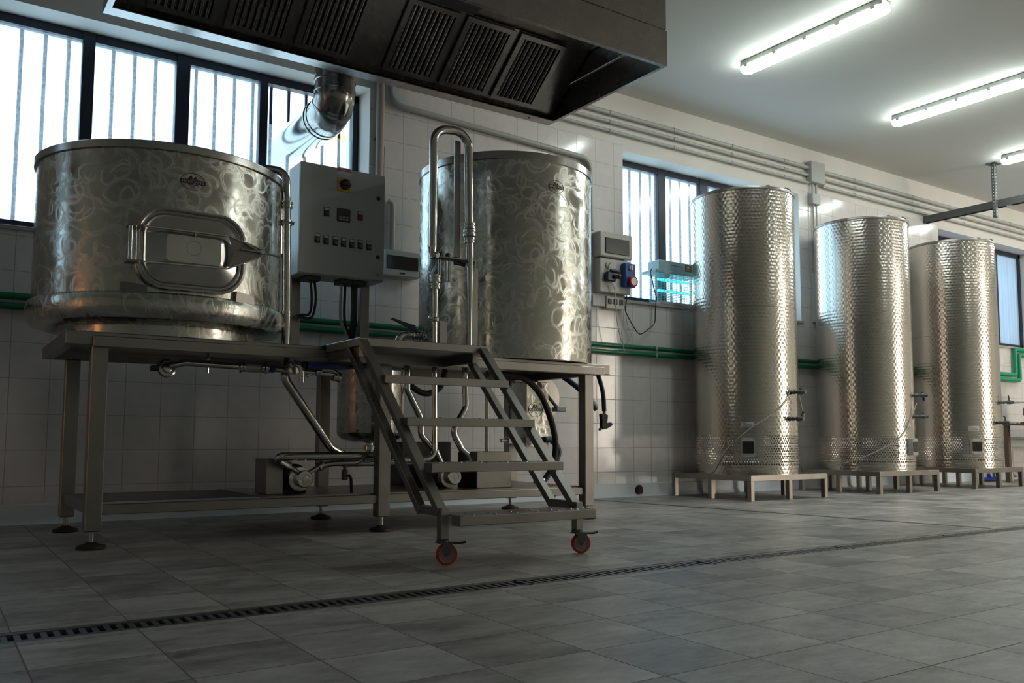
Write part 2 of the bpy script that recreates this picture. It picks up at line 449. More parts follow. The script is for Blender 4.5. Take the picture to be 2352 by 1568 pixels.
def prism(bm, pts, thick, mapf):
    "extrude a 2D polygon; mapf(u,v,h)->world"
    a = [bm.verts.new(mapf(u, v, 0)) for u, v in pts]; b = [bm.verts.new(mapf(u, v, thick)) for u, v in pts]
    bm.faces.new(a[::-1]); bm.faces.new(b); n = len(pts)
    for i in range(n): bm.faces.new((a[i], a[(i + 1) % n], b[(i + 1) % n], b[i]))
    return bm
def text_bm(bm, txt, size, mapf, h, bold=.0):
    cu = bpy.data.curves.new('t', 'FONT'); cu.body = txt; cu.size = size; cu.align_x = 'CENTER'; cu.align_y = 'CENTER'; cu.offset = bold; cu.resolution_u = 3
    o = bpy.data.objects.new('t', cu); COL.objects.link(o)
    bpy.context.view_layer.update()
    me = bpy.data.meshes.new_from_object(o.evaluated_get(bpy.context.evaluated_depsgraph_get()))
    vs = [bm.verts.new(mapf(v.co.x, v.co.y, h)) for v in me.vertices]
    for p in me.polygons:
        try: bm.faces.new([vs[i] for i in p.vertices])
        except ValueError: pass
    bpy.data.objects.remove(o); bpy.data.curves.remove(cu); bpy.data.meshes.remove(me)
    return bm
def logo(parent, mapf, rx=.055, ry=.039):
    "oval emblem: twin peaks over a dark band with the name"
    bm = B(); n = 40; w = .0016
    for k in range(n):
        a, b = 2 * PI * k / n, 2 * PI * (k + 1) / n
        q = [(rx * math.cos(a), ry * math.sin(a)), (rx * math.cos(b), ry * math.sin(b)), ((rx - w) * math.cos(b), (ry - w) * math.sin(b)), ((rx - w) * math.cos(a), (ry - w) * math.sin(a))]
        prism(bm, q, .0012, mapf)
    s = 10
    for k in range(s):
        u0 = -rx * 1.02 + 2.04 * rx * k / s; u1 = -rx * 1.02 + 2.04 * rx * (k + 1) / s
        prism(bm, [(u0, -.010), (u1, -.010), (u1, .009), (u0, .009)], .0012, mapf)
    for pts in ([(-.024, .009), (-.012, .026), (-.007, .027), (-.002, .013), (-.007, .009), (-.009, .016), (-.013, .009)], [(-.003, .009), (.009, .023), (.013, .025), (.014, .016), (.022, .009), (.012, .009), (.008, .016), (.004, .009)]):
        prism(bm, [(u * rx / .055, v * ry / .039) for u, v in pts], .0012, mapf)
    prism(bm, [(-.034, -.013), (.034, -.013), (.030, -.0155), (-.030, -.0155)], .0012, mapf)
    prism(bm, [(-.010, -.019), (.008, -.0185), (.008, -.021), (-.006, -.0215)], .0012, mapf)
    prism(bm, [(-.006, -.028), (.002, -.0245), (.009, -.025), (.006, -.0285)], .0012, mapf)
    lg = obj('logo', bm, M_INK, parent, label='dark printed oval emblem with two peaks and a name band')
    t = B(); text_bm(t, "MARICAN'S", .0195 * rx / .055, lambda u, v, h: mapf(u, v - .0008, h), .0018, .0002)
    obj('lettering', t, M_LETTER, lg, label="lettering reading MARICAN'S", smooth=False)
def cylmap(c, r, ang, z0):
    a0 = math.radians(ang)
    def f(u, v, h):
        a = a0 + u / r; return Vector((c[0] + (r + h) * math.cos(a), c[1] + (r + h) * math.sin(a), z0 + v))
    return f
def planemap(o, ux=(1, 0, 0), uz=(0, 0, 1), n=(0, -1, 0)):
    o, ux, uz, n = (Vector(t) for t in (o, ux, uz, n))
    return lambda u, v, h: o + ux * u + uz * v + n * h
def flange(bm, c, ax, r=.03, w=.022):
    "two clamped ferrules of a pipe union"
    ax = Vector(ax).normalized(); c = Vector(c)
    lathe(bm, [(r * .7, -w), (r, -w), (r, -w * .25), (r * .85, -w * .2), (r * .85, w * .2), (r, w * .25), (r, w), (r * .7, w)], c, ax, 20, cap=True)

# ------------------------------------------------------------------ room
X0, X1, H = -6.0, 16.0, 3.46
bm = B()
edges = sorted(WINS); xs = X0 - .2
for a, b in edges:
    box(bm, (xs, 0, -.1), (a, .42, H + .1)); box(bm, (a, 0, -.1), (b, .42, 1.66)); box(bm, (a, 0, 2.96), (b, .42, H + .1)); xs = b
box(bm, (xs, 0, -.1), (X1 + .2, .42, H + .1))
struct('wall_back', bm, M_WALL)
bm = B(); box(bm, (X0 - .2, YS - .3, H), (X1 + .2, .42, H + .2)); struct('ceiling', bm, M_PLASTER)
bm = B()
box(bm, (X0 - .2, YS - .3, -.2), (X1 + .2, -3.155, 0)); box(bm, (X0 - .2, -3.025, -.2), (X1 + .2, .1, 0)); struct('floor', bm, M_FLOOR)
bm = B(); box(bm, (X0, -3.155, -.2), (X1, -3.025, -.07)); struct('trim_1', bm, M_PIT)
bm = B()
box(bm, (X0 - .2, YS - .25, 0), (DOOR[0], YS, H)); box(bm, (DOOR[1], YS - .25, 0), (X1 + .2, YS, H)); box(bm, (DOOR[0], YS - .25, DOOR[2]), (DOOR[1], YS, H))
struct('wall_front', bm, M_BEIGE)
bm = B(); box(bm, (X0 - .25, YS, 0), (X0, -2.4, H)); box(bm, (X0 - .25, -1.4, 0), (X0, 0, H)); box(bm, (X0 - .25, -2.4, 2.3), (X0, -1.4, H)); struct('wall_left', bm, M_BEIGE)
bm = B(); box(bm, (X1, YS, 0), (X1 + .25, 0, H)); struct('wall_right', bm, M_PLASTER)
d = bpy.data.objects.new('door_1', None); COL.objects.link(d); d.location = (X0, -1.9, 0); d['kind'] = 'structure'
bm = B(); box(bm, (X0 - .10, -2.33, .1), (X0 - .09, -1.47, 2.22)); obj('added_door_glass', bm, M_AMBER, d)  # unseen amber pane, added for the orange strip reflected in the left vessel
bm = B(); box(bm, (X0 - .14, -2.4, 0), (X0 - .05, -2.33, 2.3)); box(bm, (X0 - .14, -1.47, 0), (X0 - .05, -1.4, 2.3)); box(bm, (X0 - .14, -2.33, 2.22), (X0 - .05, -1.47, 2.3)); box(bm, (X0 - .14, -2.33, 0), (X0 - .05, -1.47, .1)); obj('door_frame', bm, M_WOOD, d)
# skirting with a cove
bm = B(); pf = [(-.002, .0), (-.03, .0), (-.022, .008), (-.014, .02), (-.010, .04), (-.009, .106), (-.002, .112)]
a = [bm.verts.new((X0, y, z)) for y, z in pf]; b = [bm.verts.new((X1, y, z)) for y, z in pf]
for i in range(len(pf)): bm.faces.new((a[i], a[(i + 1) % len(pf)], b[(i + 1) % len(pf)], b[i]))
bm.faces.new(a[::-1]); bm.faces.new(b)
struct('baseboard_back', bm, M_SKIRT, smooth=True)
# narrow floor channel running to the wall
bm = B(); beam(bm, (4.03, -.05, -.004), (4.48, -3.02, -.004), .035, .012, bev=0); struct('trim_2', bm, M_GRATE)

def window(idx, a, b, mull, bars, ribbed=False, clear_top=False):
    w = bpy.data.objects.new('window_%d' % idx, None); COL.objects.link(w); w.location = ((a + b) / 2, .2, 1.66); w['kind'] = 'structure'
    zb, zt = 1.70, 2.96
    bm = B()
    box(bm, (a, .19, zt - .055), (b, .25, zt)); box(bm, (a, .19, zb - .04), (b, .25, zb + .035))
    box(bm, (a, .19, zb), (a + .04, .25, zt)); box(bm, (b - .045, .19, zb), (b, .25, zt))
    obj('window_frame', bm, M_DARKFRAME, w)
    for m0, m1 in mull:
        bm = B(); box(bm, (m0, .185, zb), (m1, .245, zt), .003); obj('mullion', bm, M_DARKFRAME, w)
    cuts = [a + .04] + [v for mm in mull for v in mm] + [b - .045]
    for i in range(0, len(cuts), 2):
        x0, x1 = cuts[i], cuts[i + 1]
        if ribbed:
            bm = B(); n = max(8, int((x1 - x0) / .012)); r0 = []; r1 = []
            for k in range(n + 1):
                x = x0 + (x1 - x0) * k / n; y = .222 + .008 * math.cos((x - x0) / .075 * 2 * PI)
                r0.append(bm.verts.new((x, y, zb + .03))); r1.append(bm.verts.new((x, y, zt - .05)))
            for k in range(n): bm.faces.new((r0[k], r0[k + 1], r1[k + 1], r1[k]))
            obj('window_pane', bm, M_RIB, w); continue
        top = 2.63 if (clear_top and i == len(cuts) - 2) else zt - .05
        bm = B(); box(bm, (x0, .217, zb + .03), (x1, .221, top)); obj('window_pane', bm, M_PANE, w)
    bm = B(); cyl(bm, (0, .30, 1.66), (0, .30, 2.96), .0115, 8)
    proto = obj('security_bar', bm, M_BAR, w)
    proto.location = (a + bars[0] - wloc(w).x, 0, 0) if False else (bars[0], 0, 0)
    for x in bars[1:]:
        c = proto.copy(); COL.objects.link(c); c.parent = w; c.location = (x, 0, 0)
    for c in [c for c in w.children if c.name.startswith('security_bar')]: pass
    bm = B(); box(bm, (a - .02, -.018, 1.636), (b + .02, .19, 1.662), .003); obj('window_sill', bm, M_SILL, w)
    return w
bars1 = [-.13 + .127 * i for i in range(18)]
window(1, -.22, 2.135, [(.315, .385), (.864, .95), (1.409, 1.466)], bars1, clear_top=True)
window(2, 4.5, 6.85, [(5.092, 5.185), (5.634, 5.74), (6.24, 6.3)], [4.59 + .127 * i for i in range(18)])
window(3, 9.4, 11.70, [(9.95, 10.0), (10.5, 10.57), (11.03, 11.10)], [9.5 + .127 * i for i in range(18)], ribbed=True)
window(4, -4.93, -2.58, [(-4.35, -4.3), (-3.8, -3.72), (-3.2, -3.15)], [-4.83 + .127 * i for i in range(18)])

# neighbouring house seen through the open pane
hb = thing('house', 'sunlit house with terracotta roof seen through the clear pane beside the duct', 'house', (9.1, 12, 0))
bm = B(); box(bm, (6.6, 12, 0), (11.6, 16, 6.95)); obj('house_wall', bm, mat('ochre_render', (.6, .45, .35), .8), hb)
bm = B(); prism(bm, [(11.6, 6.95), (16.4, 6.95), (16.2, 8.2), (12.2, 7.35)], 6.6, lambda u, v, h: Vector((6.35 + h, u, v))); obj('roof', bm, M_ROOF, hb, smooth=False)

# ------------------------------------------------------------------ drain gratings
def grating(x0, L):
    bm = B(); y0, y1 = -3.150, -3.030
    box(bm, (x0, y0, -.022), (x0 + L, y0 + .022, -.001)); box(bm, (x0, y1 - .022, -.022), (x0 + L, y1, -.001))
    n = int(round(L / .0285))
    for k in range(n):
        x = x0 + (k + .0) * L / n; box(bm, (x, y0 + .022, -.016), (x + L / n * .48, y1 - .022, -.003))
    return bm
gr = obj('drain_grating', grating(0, .86), M_GRATE, smooth=False)
gx = [-.425 + .875 * k for k in range(0, 16)]
names = ['nearest the left picture edge, ending at a gap', 'just past the gap in front of the brewing table', 'in front of the castor stair', 'in front of the table\'s right leg']
far = ['fifth', 'sixth', 'seventh', 'eighth', 'ninth', 'tenth', 'eleventh', 'twelfth', 'thirteenth', 'fourteenth', 'fifteenth', 'sixteenth']
for i, x in enumerate(gx):
    o = gr if i == 0 else gr.copy()
    if i: COL.objects.link(o)
    o.location = (x, 0, 0)
    tag(o, ('slotted steel floor drain grating ' + names[i]) if i < 4 else 'slotted floor drain grating, %s along the channel from the left' % far[i - 4], 'drain grating', 'slotted gratings along the floor drain')
bm = B(); box(bm, (-3.2, -3.15, -.022), (-.44, -3.03, -.002)); struct('trim_3', bm, M_GRATE)

# ------------------------------------------------------------------ brewing table
TY0, TY1, TZ = -1.40, -.49, .94
tb = thing('brewing_table', 'long stainless steel table frame carrying the two big swirl-polished vessels', 'table', (1.63, -.945, 0))
bm = B()
box(bm, (.11, TY0, .88), (3.15, TY0 + .05, TZ), .003); box(bm, (.11, TY1 - .05, .88), (3.15, TY1, TZ), .003)
box(bm, (.11, TY0 + .05, .88), (.16, TY1 - .05, TZ), .003); box(bm, (3.10, TY0 + .05, .88), (3.15, TY1 - .05, TZ), .003)
box(bm, (1.58, TY0 + .05, .885), (1.66, TY1 - .05, TZ - .004)); obj('top_frame', bm, M_FRAME, tb)
bm = B(); box(bm, (.215, -1.428, .872), (3.085, -1.402, .921), .003); obj('front_rail', bm, M_FRAME, tb)
bm = B(); box(bm, (.16, TY0 + .05, .925), (1.58, TY1 - .05, .936)); box(bm, (1.66, TY0 + .05, .925), (3.10, TY1 - .05, .936)); obj('top_plate', bm, M_FRAME, tb)
for x in (.248, 1.62, 2.985):
    for y in (-1.365, -.535):
        bm = B(); box(bm, (x - .034, y - .034, .075), (x + .034, y + .034, .88), .004); lg = obj('leg', bm, M_FRAME, tb)
        bm = B(); cyl(bm, (x, y, .012), (x, y, .08), .011, 12); obj('foot_stem', bm, M_PIPE, lg)
        bm = B(); lathe(bm, [(.058, 0), (.062, .004), (.058, .014), (.03, .022), (.018, .03)], (x, y, .0005), seg=24); obj('leveling_foot', bm, M_RUBBER, lg)
for y in (-1.365, -.535):
    for a, b in ((.282, 1.586), (1.654, 2.951)):
        bm = B(); box(bm, (a, y - .02, .145), (b, y + .02, .19), .003); obj('lower_rail', bm, M_FRAME, tb)
for x in (.248, 1.62, 2.985):
    bm = B(); box(bm, (x - .02, -1.331, .145), (x + .02, -.569, .19), .003); obj('side_rail', bm, M_FRAME, tb)
bm = B(); box(bm, (1.0, -1.345, .19), (2.96, -.555, .196)); obj('shelf', bm, M_FRAME, tb)

# ------------------------------------------------------------------ mash vessel (left)
C1 = (.587, -.94)
mt = thing('mash_tun', 'wide low swirl-polished steel vessel with an oval manhole, left half of the table', 'brewing vessel', (C1[0], C1[1], TZ))
bm = B(); lathe(bm, [(.578, 1.118), (.578, 1.768)], (*C1, 0), seg=96, cap=False); obj('vessel_body', bm, M_SWIRL, mt)
bm = B(); lathe(bm, [(.578, 1.762), (.590, 1.766), (.592, 1.797), (.584, 1.803), (.55, 1.803), (.3, 1.83), (.001, 1.835)], (*C1, 0), seg=96, cap=False); obj('rim', bm, M_RIM, mt)
bm = B(); lathe(bm, [(.578, 1.122), (.596, 1.112), (.601, 1.095), (.601, 1.055), (.596, 1.030), (.575, 1.006), (.53, .995), (.46, .99)], (*C1, 0), seg=96, cap=False); obj('bottom_ring', bm, M_SWIRL, mt)
bm = B(); lathe(bm, [(.46, .941), (.46, 1.02)], (*C1, 0), seg=96, cap=True); obj('base_skirt', bm, M_SWIRL, mt)
bm = B(); cyl(bm, (.60, -1.30, 1.80), (.60, -1.30, 1.845), .014, 12, .002); obj('lid_stud', bm, M_BLACK, mt)
for ang in (-113, -64):
    f = cylmap(C1, .578, ang, 1.13)
    bm = B(); prism(bm, [(-.055, -.02), (.055, -.02), (.05, .018), (-.03, .028), (-.05, .03)], .022, f); obj('lug', bm, M_FRAME, mt)
bm = B(); box(bm, (.125, -1.02, 1.0), (.15, -1.0, 1.02)); obj('drain_plug', bm, M_BLACK, mt)
# manhole
def rrect(hw, hh, r, n=9):
    pts = []
    for cx, cz, a0 in ((hw - r, hh - r, 0), (-hw + r, hh - r, PI / 2), (-hw + r, -hh + r, PI), (hw - r, -hh + r, 1.5 * PI)):
        for k in range(n): a = a0 + PI / 2 * k / (n - 1); pts.append((cx + r * math.cos(a), cz + r * math.sin(a)))
    return pts
MC = Vector((.588, 0, 1.315)); YM = -1.545
def ringband(bm, specs, c, close=False):
    rows = []
    for hw, hh, r, y in specs: rows.append([bm.verts.new((c.x + u, y, c.z + v)) for u, v in rrect(hw, hh, r)])
    for i in range(len(rows) - 1):
        n = len(rows[i])
        for k in range(n): bm.faces.new((rows[i][k], rows[i][(k + 1) % n], rows[i + 1][(k + 1) % n], rows[i + 1][k]))
    if close: bm.faces.new(rows[-1])
    return bm
bm = B(); ringband(bm, [(.238, .183, .125, -1.44), (.240, .185, .125, YM + .012), (.237, .182, .123, YM), (.228, .173, .115, YM - .003), (.222, .167, .11, YM + .002), (.219, .164, .108, YM + .008), (.213, .158, .102, YM + .006), (.208, .153, .098, YM + .012)], MC)
mh = obj('manhole_frame', bm, M_PIPE, mt)
bm = B(); ringband(bm, [(.214, .159, .103, YM + .013), (.208, .153, .098, YM + .013), (.205, .15, .095, YM + .007), (.198, .143, .09, YM + .010), (.118, .060, .02, YM - .022), (.115, .058, .018, YM - .022)], MC, True)
obj('manhole_door', bm, brushed('door_satin_steel', (.60, .59, .55), .20, (3, 3, 3)), mh, angle=12)
bm = B(); tube(bm, [(MC.x + .032 * math.cos(t), YM - .0225, MC.z + .008 + .032 * math.sin(t)) for t in [2 * PI * k / 24 for k in range(25)]], .0016, 6, bend=0)
obj('door_ring_mark', bm, M_PIPE, mh)
for z0, z1, zt in ((1.392, 1.396, 1.353), (1.236, 1.246, 1.318)):
    bm = B(); Yb = YM - .030
    beam(bm, (.322, Yb, z0), (.735, Yb - .002, z1), .012, .008, bev=.0015)
    beam(bm, (.735, Yb - .002, z1), (.885, Yb - .006, zt), .012, .008, bev=.0015)
    ar = obj('cross_bar', bm, M_PIPE, mh)
bm = B(); prism(bm, [(.735, 1.396), (.885, 1.352), (.890, 1.335), (.885, 1.32), (.735, 1.247), (.755, 1.30), (.757, 1.33)], .003, lambda u, v, h: Vector((u, YM - .030 - h, v))); obj('yoke_plate', bm, M_FRAME, mh)
for x in (.322, .345):
    bm = B(); cyl(bm, (x, YM - .026 if x < .33 else YM + .0, 1.235), (x, YM - .026 if x < .33 else YM + .01, 1.395), .0095 if x < .33 else .011, 14); obj('hinge_pin', bm, M_PIPE, mh)
bm = B()
for z in (1.237, 1.393): box(bm, (.308, YM - .04, z - .004), (.375, YM + .04, z + .004), .001)
obj('hinge_bracket', bm, M_FRAME, mh)
bm = B(); cyl(bm, (.884, YM - .05, 1.338), (.884, YM + .0, 1.338), .011, 12)
for dx, dz in ((.085, -.014), (-.075, .030), (-.095, .003)):
    cyl(bm, (.884, YM - .042, 1.338), (.884 + dx, YM - .05, 1.338 + dz), .0045, 10)
lathe(bm, [(.001, 0), (.012, .001), (.013, .008), (.009, .013), (.001, .014)], (.884, YM - .046, 1.338), (0, -1, 0), 12)
obj('handwheel_knob', bm, M_PIPE, mh)
bm = B(); cyl(bm, (.588, YM - .028, 1.392), (.588, YM - .028, 1.375), .005, 8); cyl(bm, (.588, YM - .028, 1.24), (.588, YM - .028, 1.255), .005, 8); obj('bar_bolt', bm, M_IRON, mh)
logo(mt, cylmap(C1, .5785, -90.3, 1.638))

# ------------------------------------------------------------------ boil kettle (right)
C2 = (2.669, -.94)
bk = thing('boil_kettle', 'tall swirl-polished steel vessel behind the castor stair, right half of the table', 'brewing vessel', (*C2, TZ))
bm = B(); lathe(bm, [(.55, .942), (.55, 2.112)], (*C2, 0), seg=96, cap=True); obj('vessel_body', bm, M_SWIRL, bk)
bm = B(); lathe(bm, [(.551, 2.108), (.557, 2.113), (.557, 2.155), (.55, 2.160), (.52, 2.160), (.3, 2.17), (.001, 2.18)], (*C2, 0), seg=96, cap=False); obj('rim', bm, M_RIM, bk)
p = [(2.03, 2.16), (2.11, 2.215), (2.5, 2.165)]
bm = B(); prism(bm, [(2.27, 2.155), (2.27, 2.215), (2.36, 2.205), (2.60, 2.158)], .40, lambda u, v, h: Vector((u, -1.05 + h, v))); obj('lid_hatch', bm, M_DARKSTEEL, bk, smooth=False)
logo(bk, cylmap(C2, .5505, -90.2, 1.970))
bm = B(); box(bm, (1.985, -1.468, 1.47), (2.022, -1.455, 2.125), .002); obj('level_scale', bm, M_FRAME, bk, label='flat upright steel strip behind the swan-neck pipe')
bm = B(); box(bm, (2.098, -1.46, .942), (2.145, -1.42, 1.425), .002); obj('bracket_post', bm, M_FRAME, bk)
bm = B(); box(bm, (1.905, -1.46, .942), (1.95, -1.42, 1.115), .002); obj('bracket_post', bm, M_FRAME, bk)

# pipes round the kettle (each run is one lifted-out thing)
sw = thing('swan_neck_pipe', 'inverted U polished pipe rising over the boil kettle rim', 'pipe', (2.07, -1.47, .94))
bm = B(); tube(bm, [(1.833, -1.50, 1.50), (1.833, -1.50, 2.15), (2.050, -1.50, 2.175), (2.060, -1.50, 1.66)], .0235, 16, .085)
tube(bm, [(2.064, -1.50, 1.56), (2.068, -1.50, 1.465)], .021, 16); obj('pipe_run', bm, M_PIPE, sw)
bm = B(); flange(bm, (2.063, -1.50, 1.645), (0, 0, 1), .031, .016); flange(bm, (2.063, -1.50, 1.605), (0, 0, 1), .036, .018); flange(bm, (2.064, -1.50, 1.565), (0, 0, 1), .030, .014); obj('pipe_union', bm, M_PIPE, sw)
bm = B(); lathe(bm, [(.0235, 0), (.019, -.03), (.012, -.05)], (1.833, -1.50, 1.50), (0, 0, 1), 16); cyl(bm, (1.843, -1.51, 1.462), (1.849, -1.53, 1.452), .014, 14); obj('spout', bm, M_PIPE, sw)
bm = B(); cyl(bm, (2.066, -1.50, 1.47), (2.066, -1.50, .945), .016, 16); obj('lower_pipe', bm, M_PIPE, sw)
bm = B(); box(bm, (1.853, -1.50, 1.452), (2.105, -1.43, 1.459), .002); box(bm, (2.098, -1.50, 1.405), (2.105, -1.43, 1.459)); obj('support_plate', bm, M_FRAME, sw)
bm = B()
for x in (1.90, 1.945): cyl(bm, (x, -1.465, 1.459), (x, -1.465, 1.485), .014, 12, .002)
cyl(bm, (1.985, -1.47, 1.438), (2.05, -1.47, 1.433), .011, 12); obj('valve_knob', bm, M_BLACK, sw)
bm = B()
for x in (1.895, 1.935, 1.955): cyl(bm, (x, -1.465, 1.452), (x, -1.465, 1.33), .0075, 10)
obj('sample_tube', bm, M_PIPE, sw)

up = thing('riser_pipe', 'short polished riser pipe with a double union, left front of the boil kettle', 'pipe', (1.866, -1.47, .94))
bm = B(); cyl(bm, (1.866, -1.47, 1.36), (1.868, -1.47, .945), .0145, 16); cyl(bm, (1.866, -1.47, 1.27), (1.868, -1.47, 1.15), .0165, 16); obj('pipe_run', bm, M_PIPE, up)
bm = B(); flange(bm, (1.866, -1.47, 1.335), (0, 0, 1), .034, .018); flange(bm, (1.866, -1.47, 1.295), (0, 0, 1), .031, .014); obj('pipe_union', bm, M_PIPE, up)
bm = B(); lathe(bm, [(.02, -.012), (.024, -.008), (.024, .008), (.02, .012)], (1.867, -1.47, 1.115), (0, 0, 1), 16); cyl(bm, (1.867, -1.47, 1.115), (1.835, -1.48, 1.12), .005, 8); lathe(bm, [(.001, -.012), (.011, -.006), (.011, .006), (.001, .012)], (1.832, -1.48, 1.12), (1, 0, 0), 10); obj('pipe_clamp', bm, M_PIPE, up)

bv = thing('butterfly_valve', 'butterfly valve with a dark blue lever above the stair platform', 'valve', (1.80, -1.30, 1.0))
bm = B(); tube(bm, [(1.72, -1.30, .945), (1.745, -1.30, 1.035), (1.80, -1.30, 1.045)], .021, 16, .05); cyl(bm, (1.79, -1.30, 1.045), (1.90, -1.30, 1.040), .021, 16); obj('pipe_elbow', bm, M_PIPE, bv)
bm = B()
for x, r in ((1.815, .029), (1.835, .027), (1.855, .029), (1.875, .027)): cyl(bm, (x, -1.30, 1.044), (x + .012, -1.30, 1.043), r, 18, .002)
obj('valve_body', bm, M_PIPE, bv)
bm = B(); prism(bm, [(1.69, 1.125), (1.70, 1.129), (1.80, 1.105), (1.835, 1.10), (1.845, 1.065), (1.85, 1.055), (1.825, 1.05), (1.815, 1.075), (1.78, 1.092)], .022, lambda u, v, h: Vector((u, -1.31 + h, v))); obj('lever', bm, M_HOSE, bv)

# pipe beside the mash vessel down to the pumps
vp = thing('vertical_drain_pipe', 'polished pipe from the mash vessel rim down through the table, bending to the pump', 'pipe', (1.15, -1.17, .94))
bm = B(); tube(bm, [(1.04, -1.12, 1.885), (1.135, -1.16, 1.875), (1.142, -1.17, 1.73), (1.156, -1.17, 1.12), (1.150, -1.19, .78), (1.42, -1.15, .43), (1.60, -1.10, .345)], .0225, 16, .07); obj('pipe_run', bm, M_PIPE, vp)
bm = B(); flange(bm, (1.143, -1.17, 1.695), (0, 0, 1), .031, .016); flange(bm, (1.145, -1.17, 1.60), (0, 0, 1), .028, .014); flange(bm, (1.155, -1.17, 1.12), (0, 0, 1), .026, .012); obj('pipe_union', bm, M_PIPE, vp)
bm = B(); cyl(bm, (1.145, -1.19, 1.60), (1.175, -1.20, 1.595), .008, 10); cyl(bm, (1.135, -1.17, 1.12), (1.10, -1.17, 1.12), .006, 10); obj('clamp_screw', bm, M_PIPE, vp)

# outlet line under the table front
ol = thing('outlet_line', 'horizontal polished outlet pipe with sight glass hanging under the table front', 'pipe', (.9, -1.25, .83))
Yo = -1.25
bm = B(); tube(bm, [(.565, Yo + .18, .835), (.565, Yo, .815), (.64, Yo, .836), (.89, Yo, .83)], .0165, 16, .03); tube(bm, [(1.03, Yo, .828), (1.42, Yo, .812)], .015, 14); tube(bm, [(1.24, Yo, .80), (1.30, Yo, .835), (1.38, Yo - .01, .835), (1.42, Yo - .01, .80)], .012, 12, .02); obj('pipe_run', bm, M_PIPE, ol)
bm = B(); lathe(bm, [(.038, -.014), (.043, -.012), (.044, 0), (.042, .008), (.034, .010), (.033, .003), (.022, .003), (.021, .010), (.014, .012), (.001, .012)], (.558, Yo + .0, .805), (.2, -1, .15), 28); obj('outlet_flange', bm, M_DUCT, ol)
bm = B(); box(bm, (.485, Yo - .015, .79), (.52, Yo + .015, .815), .004); obj('outlet_knob', bm, M_BLACK, ol)
bm = B()
for x, r in ((.895, .030), (.912, .026), (1.005, .026), (1.022, .030)): cyl(bm, (x, Yo, .829), (x + .013, Yo, .829), r, 18, .002)
for s in (-1, 1): cyl(bm, (.915, Yo + .01 * s, .829 + .023 * s), (1.01, Yo + .01 * s, .829 + .023 * s), .003, 8)
obj('sight_glass_ends', bm, M_PIPE, ol)
bm = B(); flange(bm, (1.405, Yo, .80), (1, 0, -.2), .026, .02); flange(bm, (1.30, Yo - .01, .822), (1, 0, 0), .022, .014); obj('line_union', bm, M_PIPE, ol)
bm = B(); cyl(bm, (.92, Yo, .829), (1.005, Yo, .829), .016, 16); obj('sight_glass', bm, M_GLASSTUBE, ol)
bm = B(); cyl(bm, (.747, Yo, .92), (.747, Yo, .862), .007, 10); cyl(bm, (.747, Yo, .875), (.747, Yo, .855), .011, 12); cyl(bm, (.747, Yo, .818), (.747, Yo, .79), .005, 8); obj('hanger', bm, M_PIPE, ol)
bm = B(); box(bm, (1.045, Yo - .02, .808), (1.075, Yo + .02, .84), .006); obj('valve_handle', bm, M_BLUE, ol)

tp = thing('outlet_tap', 'polished cross-shaped tap with down-turned spout and long blue lever under the table', 'tap', (1.17, -1.29, .84))
bm = B(); lathe(bm, [(.012, -.02), (.034, -.018), (.036, 0), (.034, .018), (.012, .02)], (1.155, -1.29, .832), (.1, -1, 0), 24)
for dx, dz in ((-.022, .018), (.0, .03), (.022, .02)): lathe(bm, [(.008, 0), (.008, .01), (.001, .014)], (1.155 + dx, -1.31, .832 + dz), (0, -1, .2), 10)
obj('tap_body', bm, M_PIPE, tp)
bm = B(); tube(bm, [(1.155, -1.30, .845), (1.16, -1.345, .852), (1.178, -1.352, .82), (1.180, -1.352, .757)], .0145, 16, .035); obj('spout', bm, M_PIPE, tp)
bm = B(); box(bm, (1.195, -1.315, .825), (1.235, -1.275, .865), .006); obj('lever_hub', bm, M_BLACK, tp)
bm = B(); prism(bm, [(1.22, .828), (1.42, .838), (1.43, .850), (1.25, .862), (1.22, .862)], .012, lambda u, v, h: Vector((u, -1.325 + h, v))); obj('lever', bm, M_BLUE, tp)

# grant vessel
CG = (1.74, -.95)
gv = thing('grant_vessel', 'small swirl-polished round pot hanging under the middle of the table', 'vessel', (*CG, .42))
bm = B(); lathe(bm, [(.02, .452), (.10, .46), (.16, .475), (.183, .497), (.188, .515), (.188, .85), (.190, .868)], (*CG, 0), seg=56, cap=True); obj('pot_body', bm, M_SWIRL, gv)
bm = B(); lathe(bm, [(.192, .86), (.196, .866), (.19, .876), (.10, .884), (.001, .886)], (*CG, 0), seg=48); obj('pot_lid', bm, mat('pale_blue_lid', (.12, .3, .5), .3), gv)
bm = B(); cyl(bm, (*CG, .46), (*CG, .40), .02, 14); cyl(bm, (*CG, .44), (*CG, .41), .036, 18, .003); obj('bottom_outlet', bm, M_PIPE, gv)

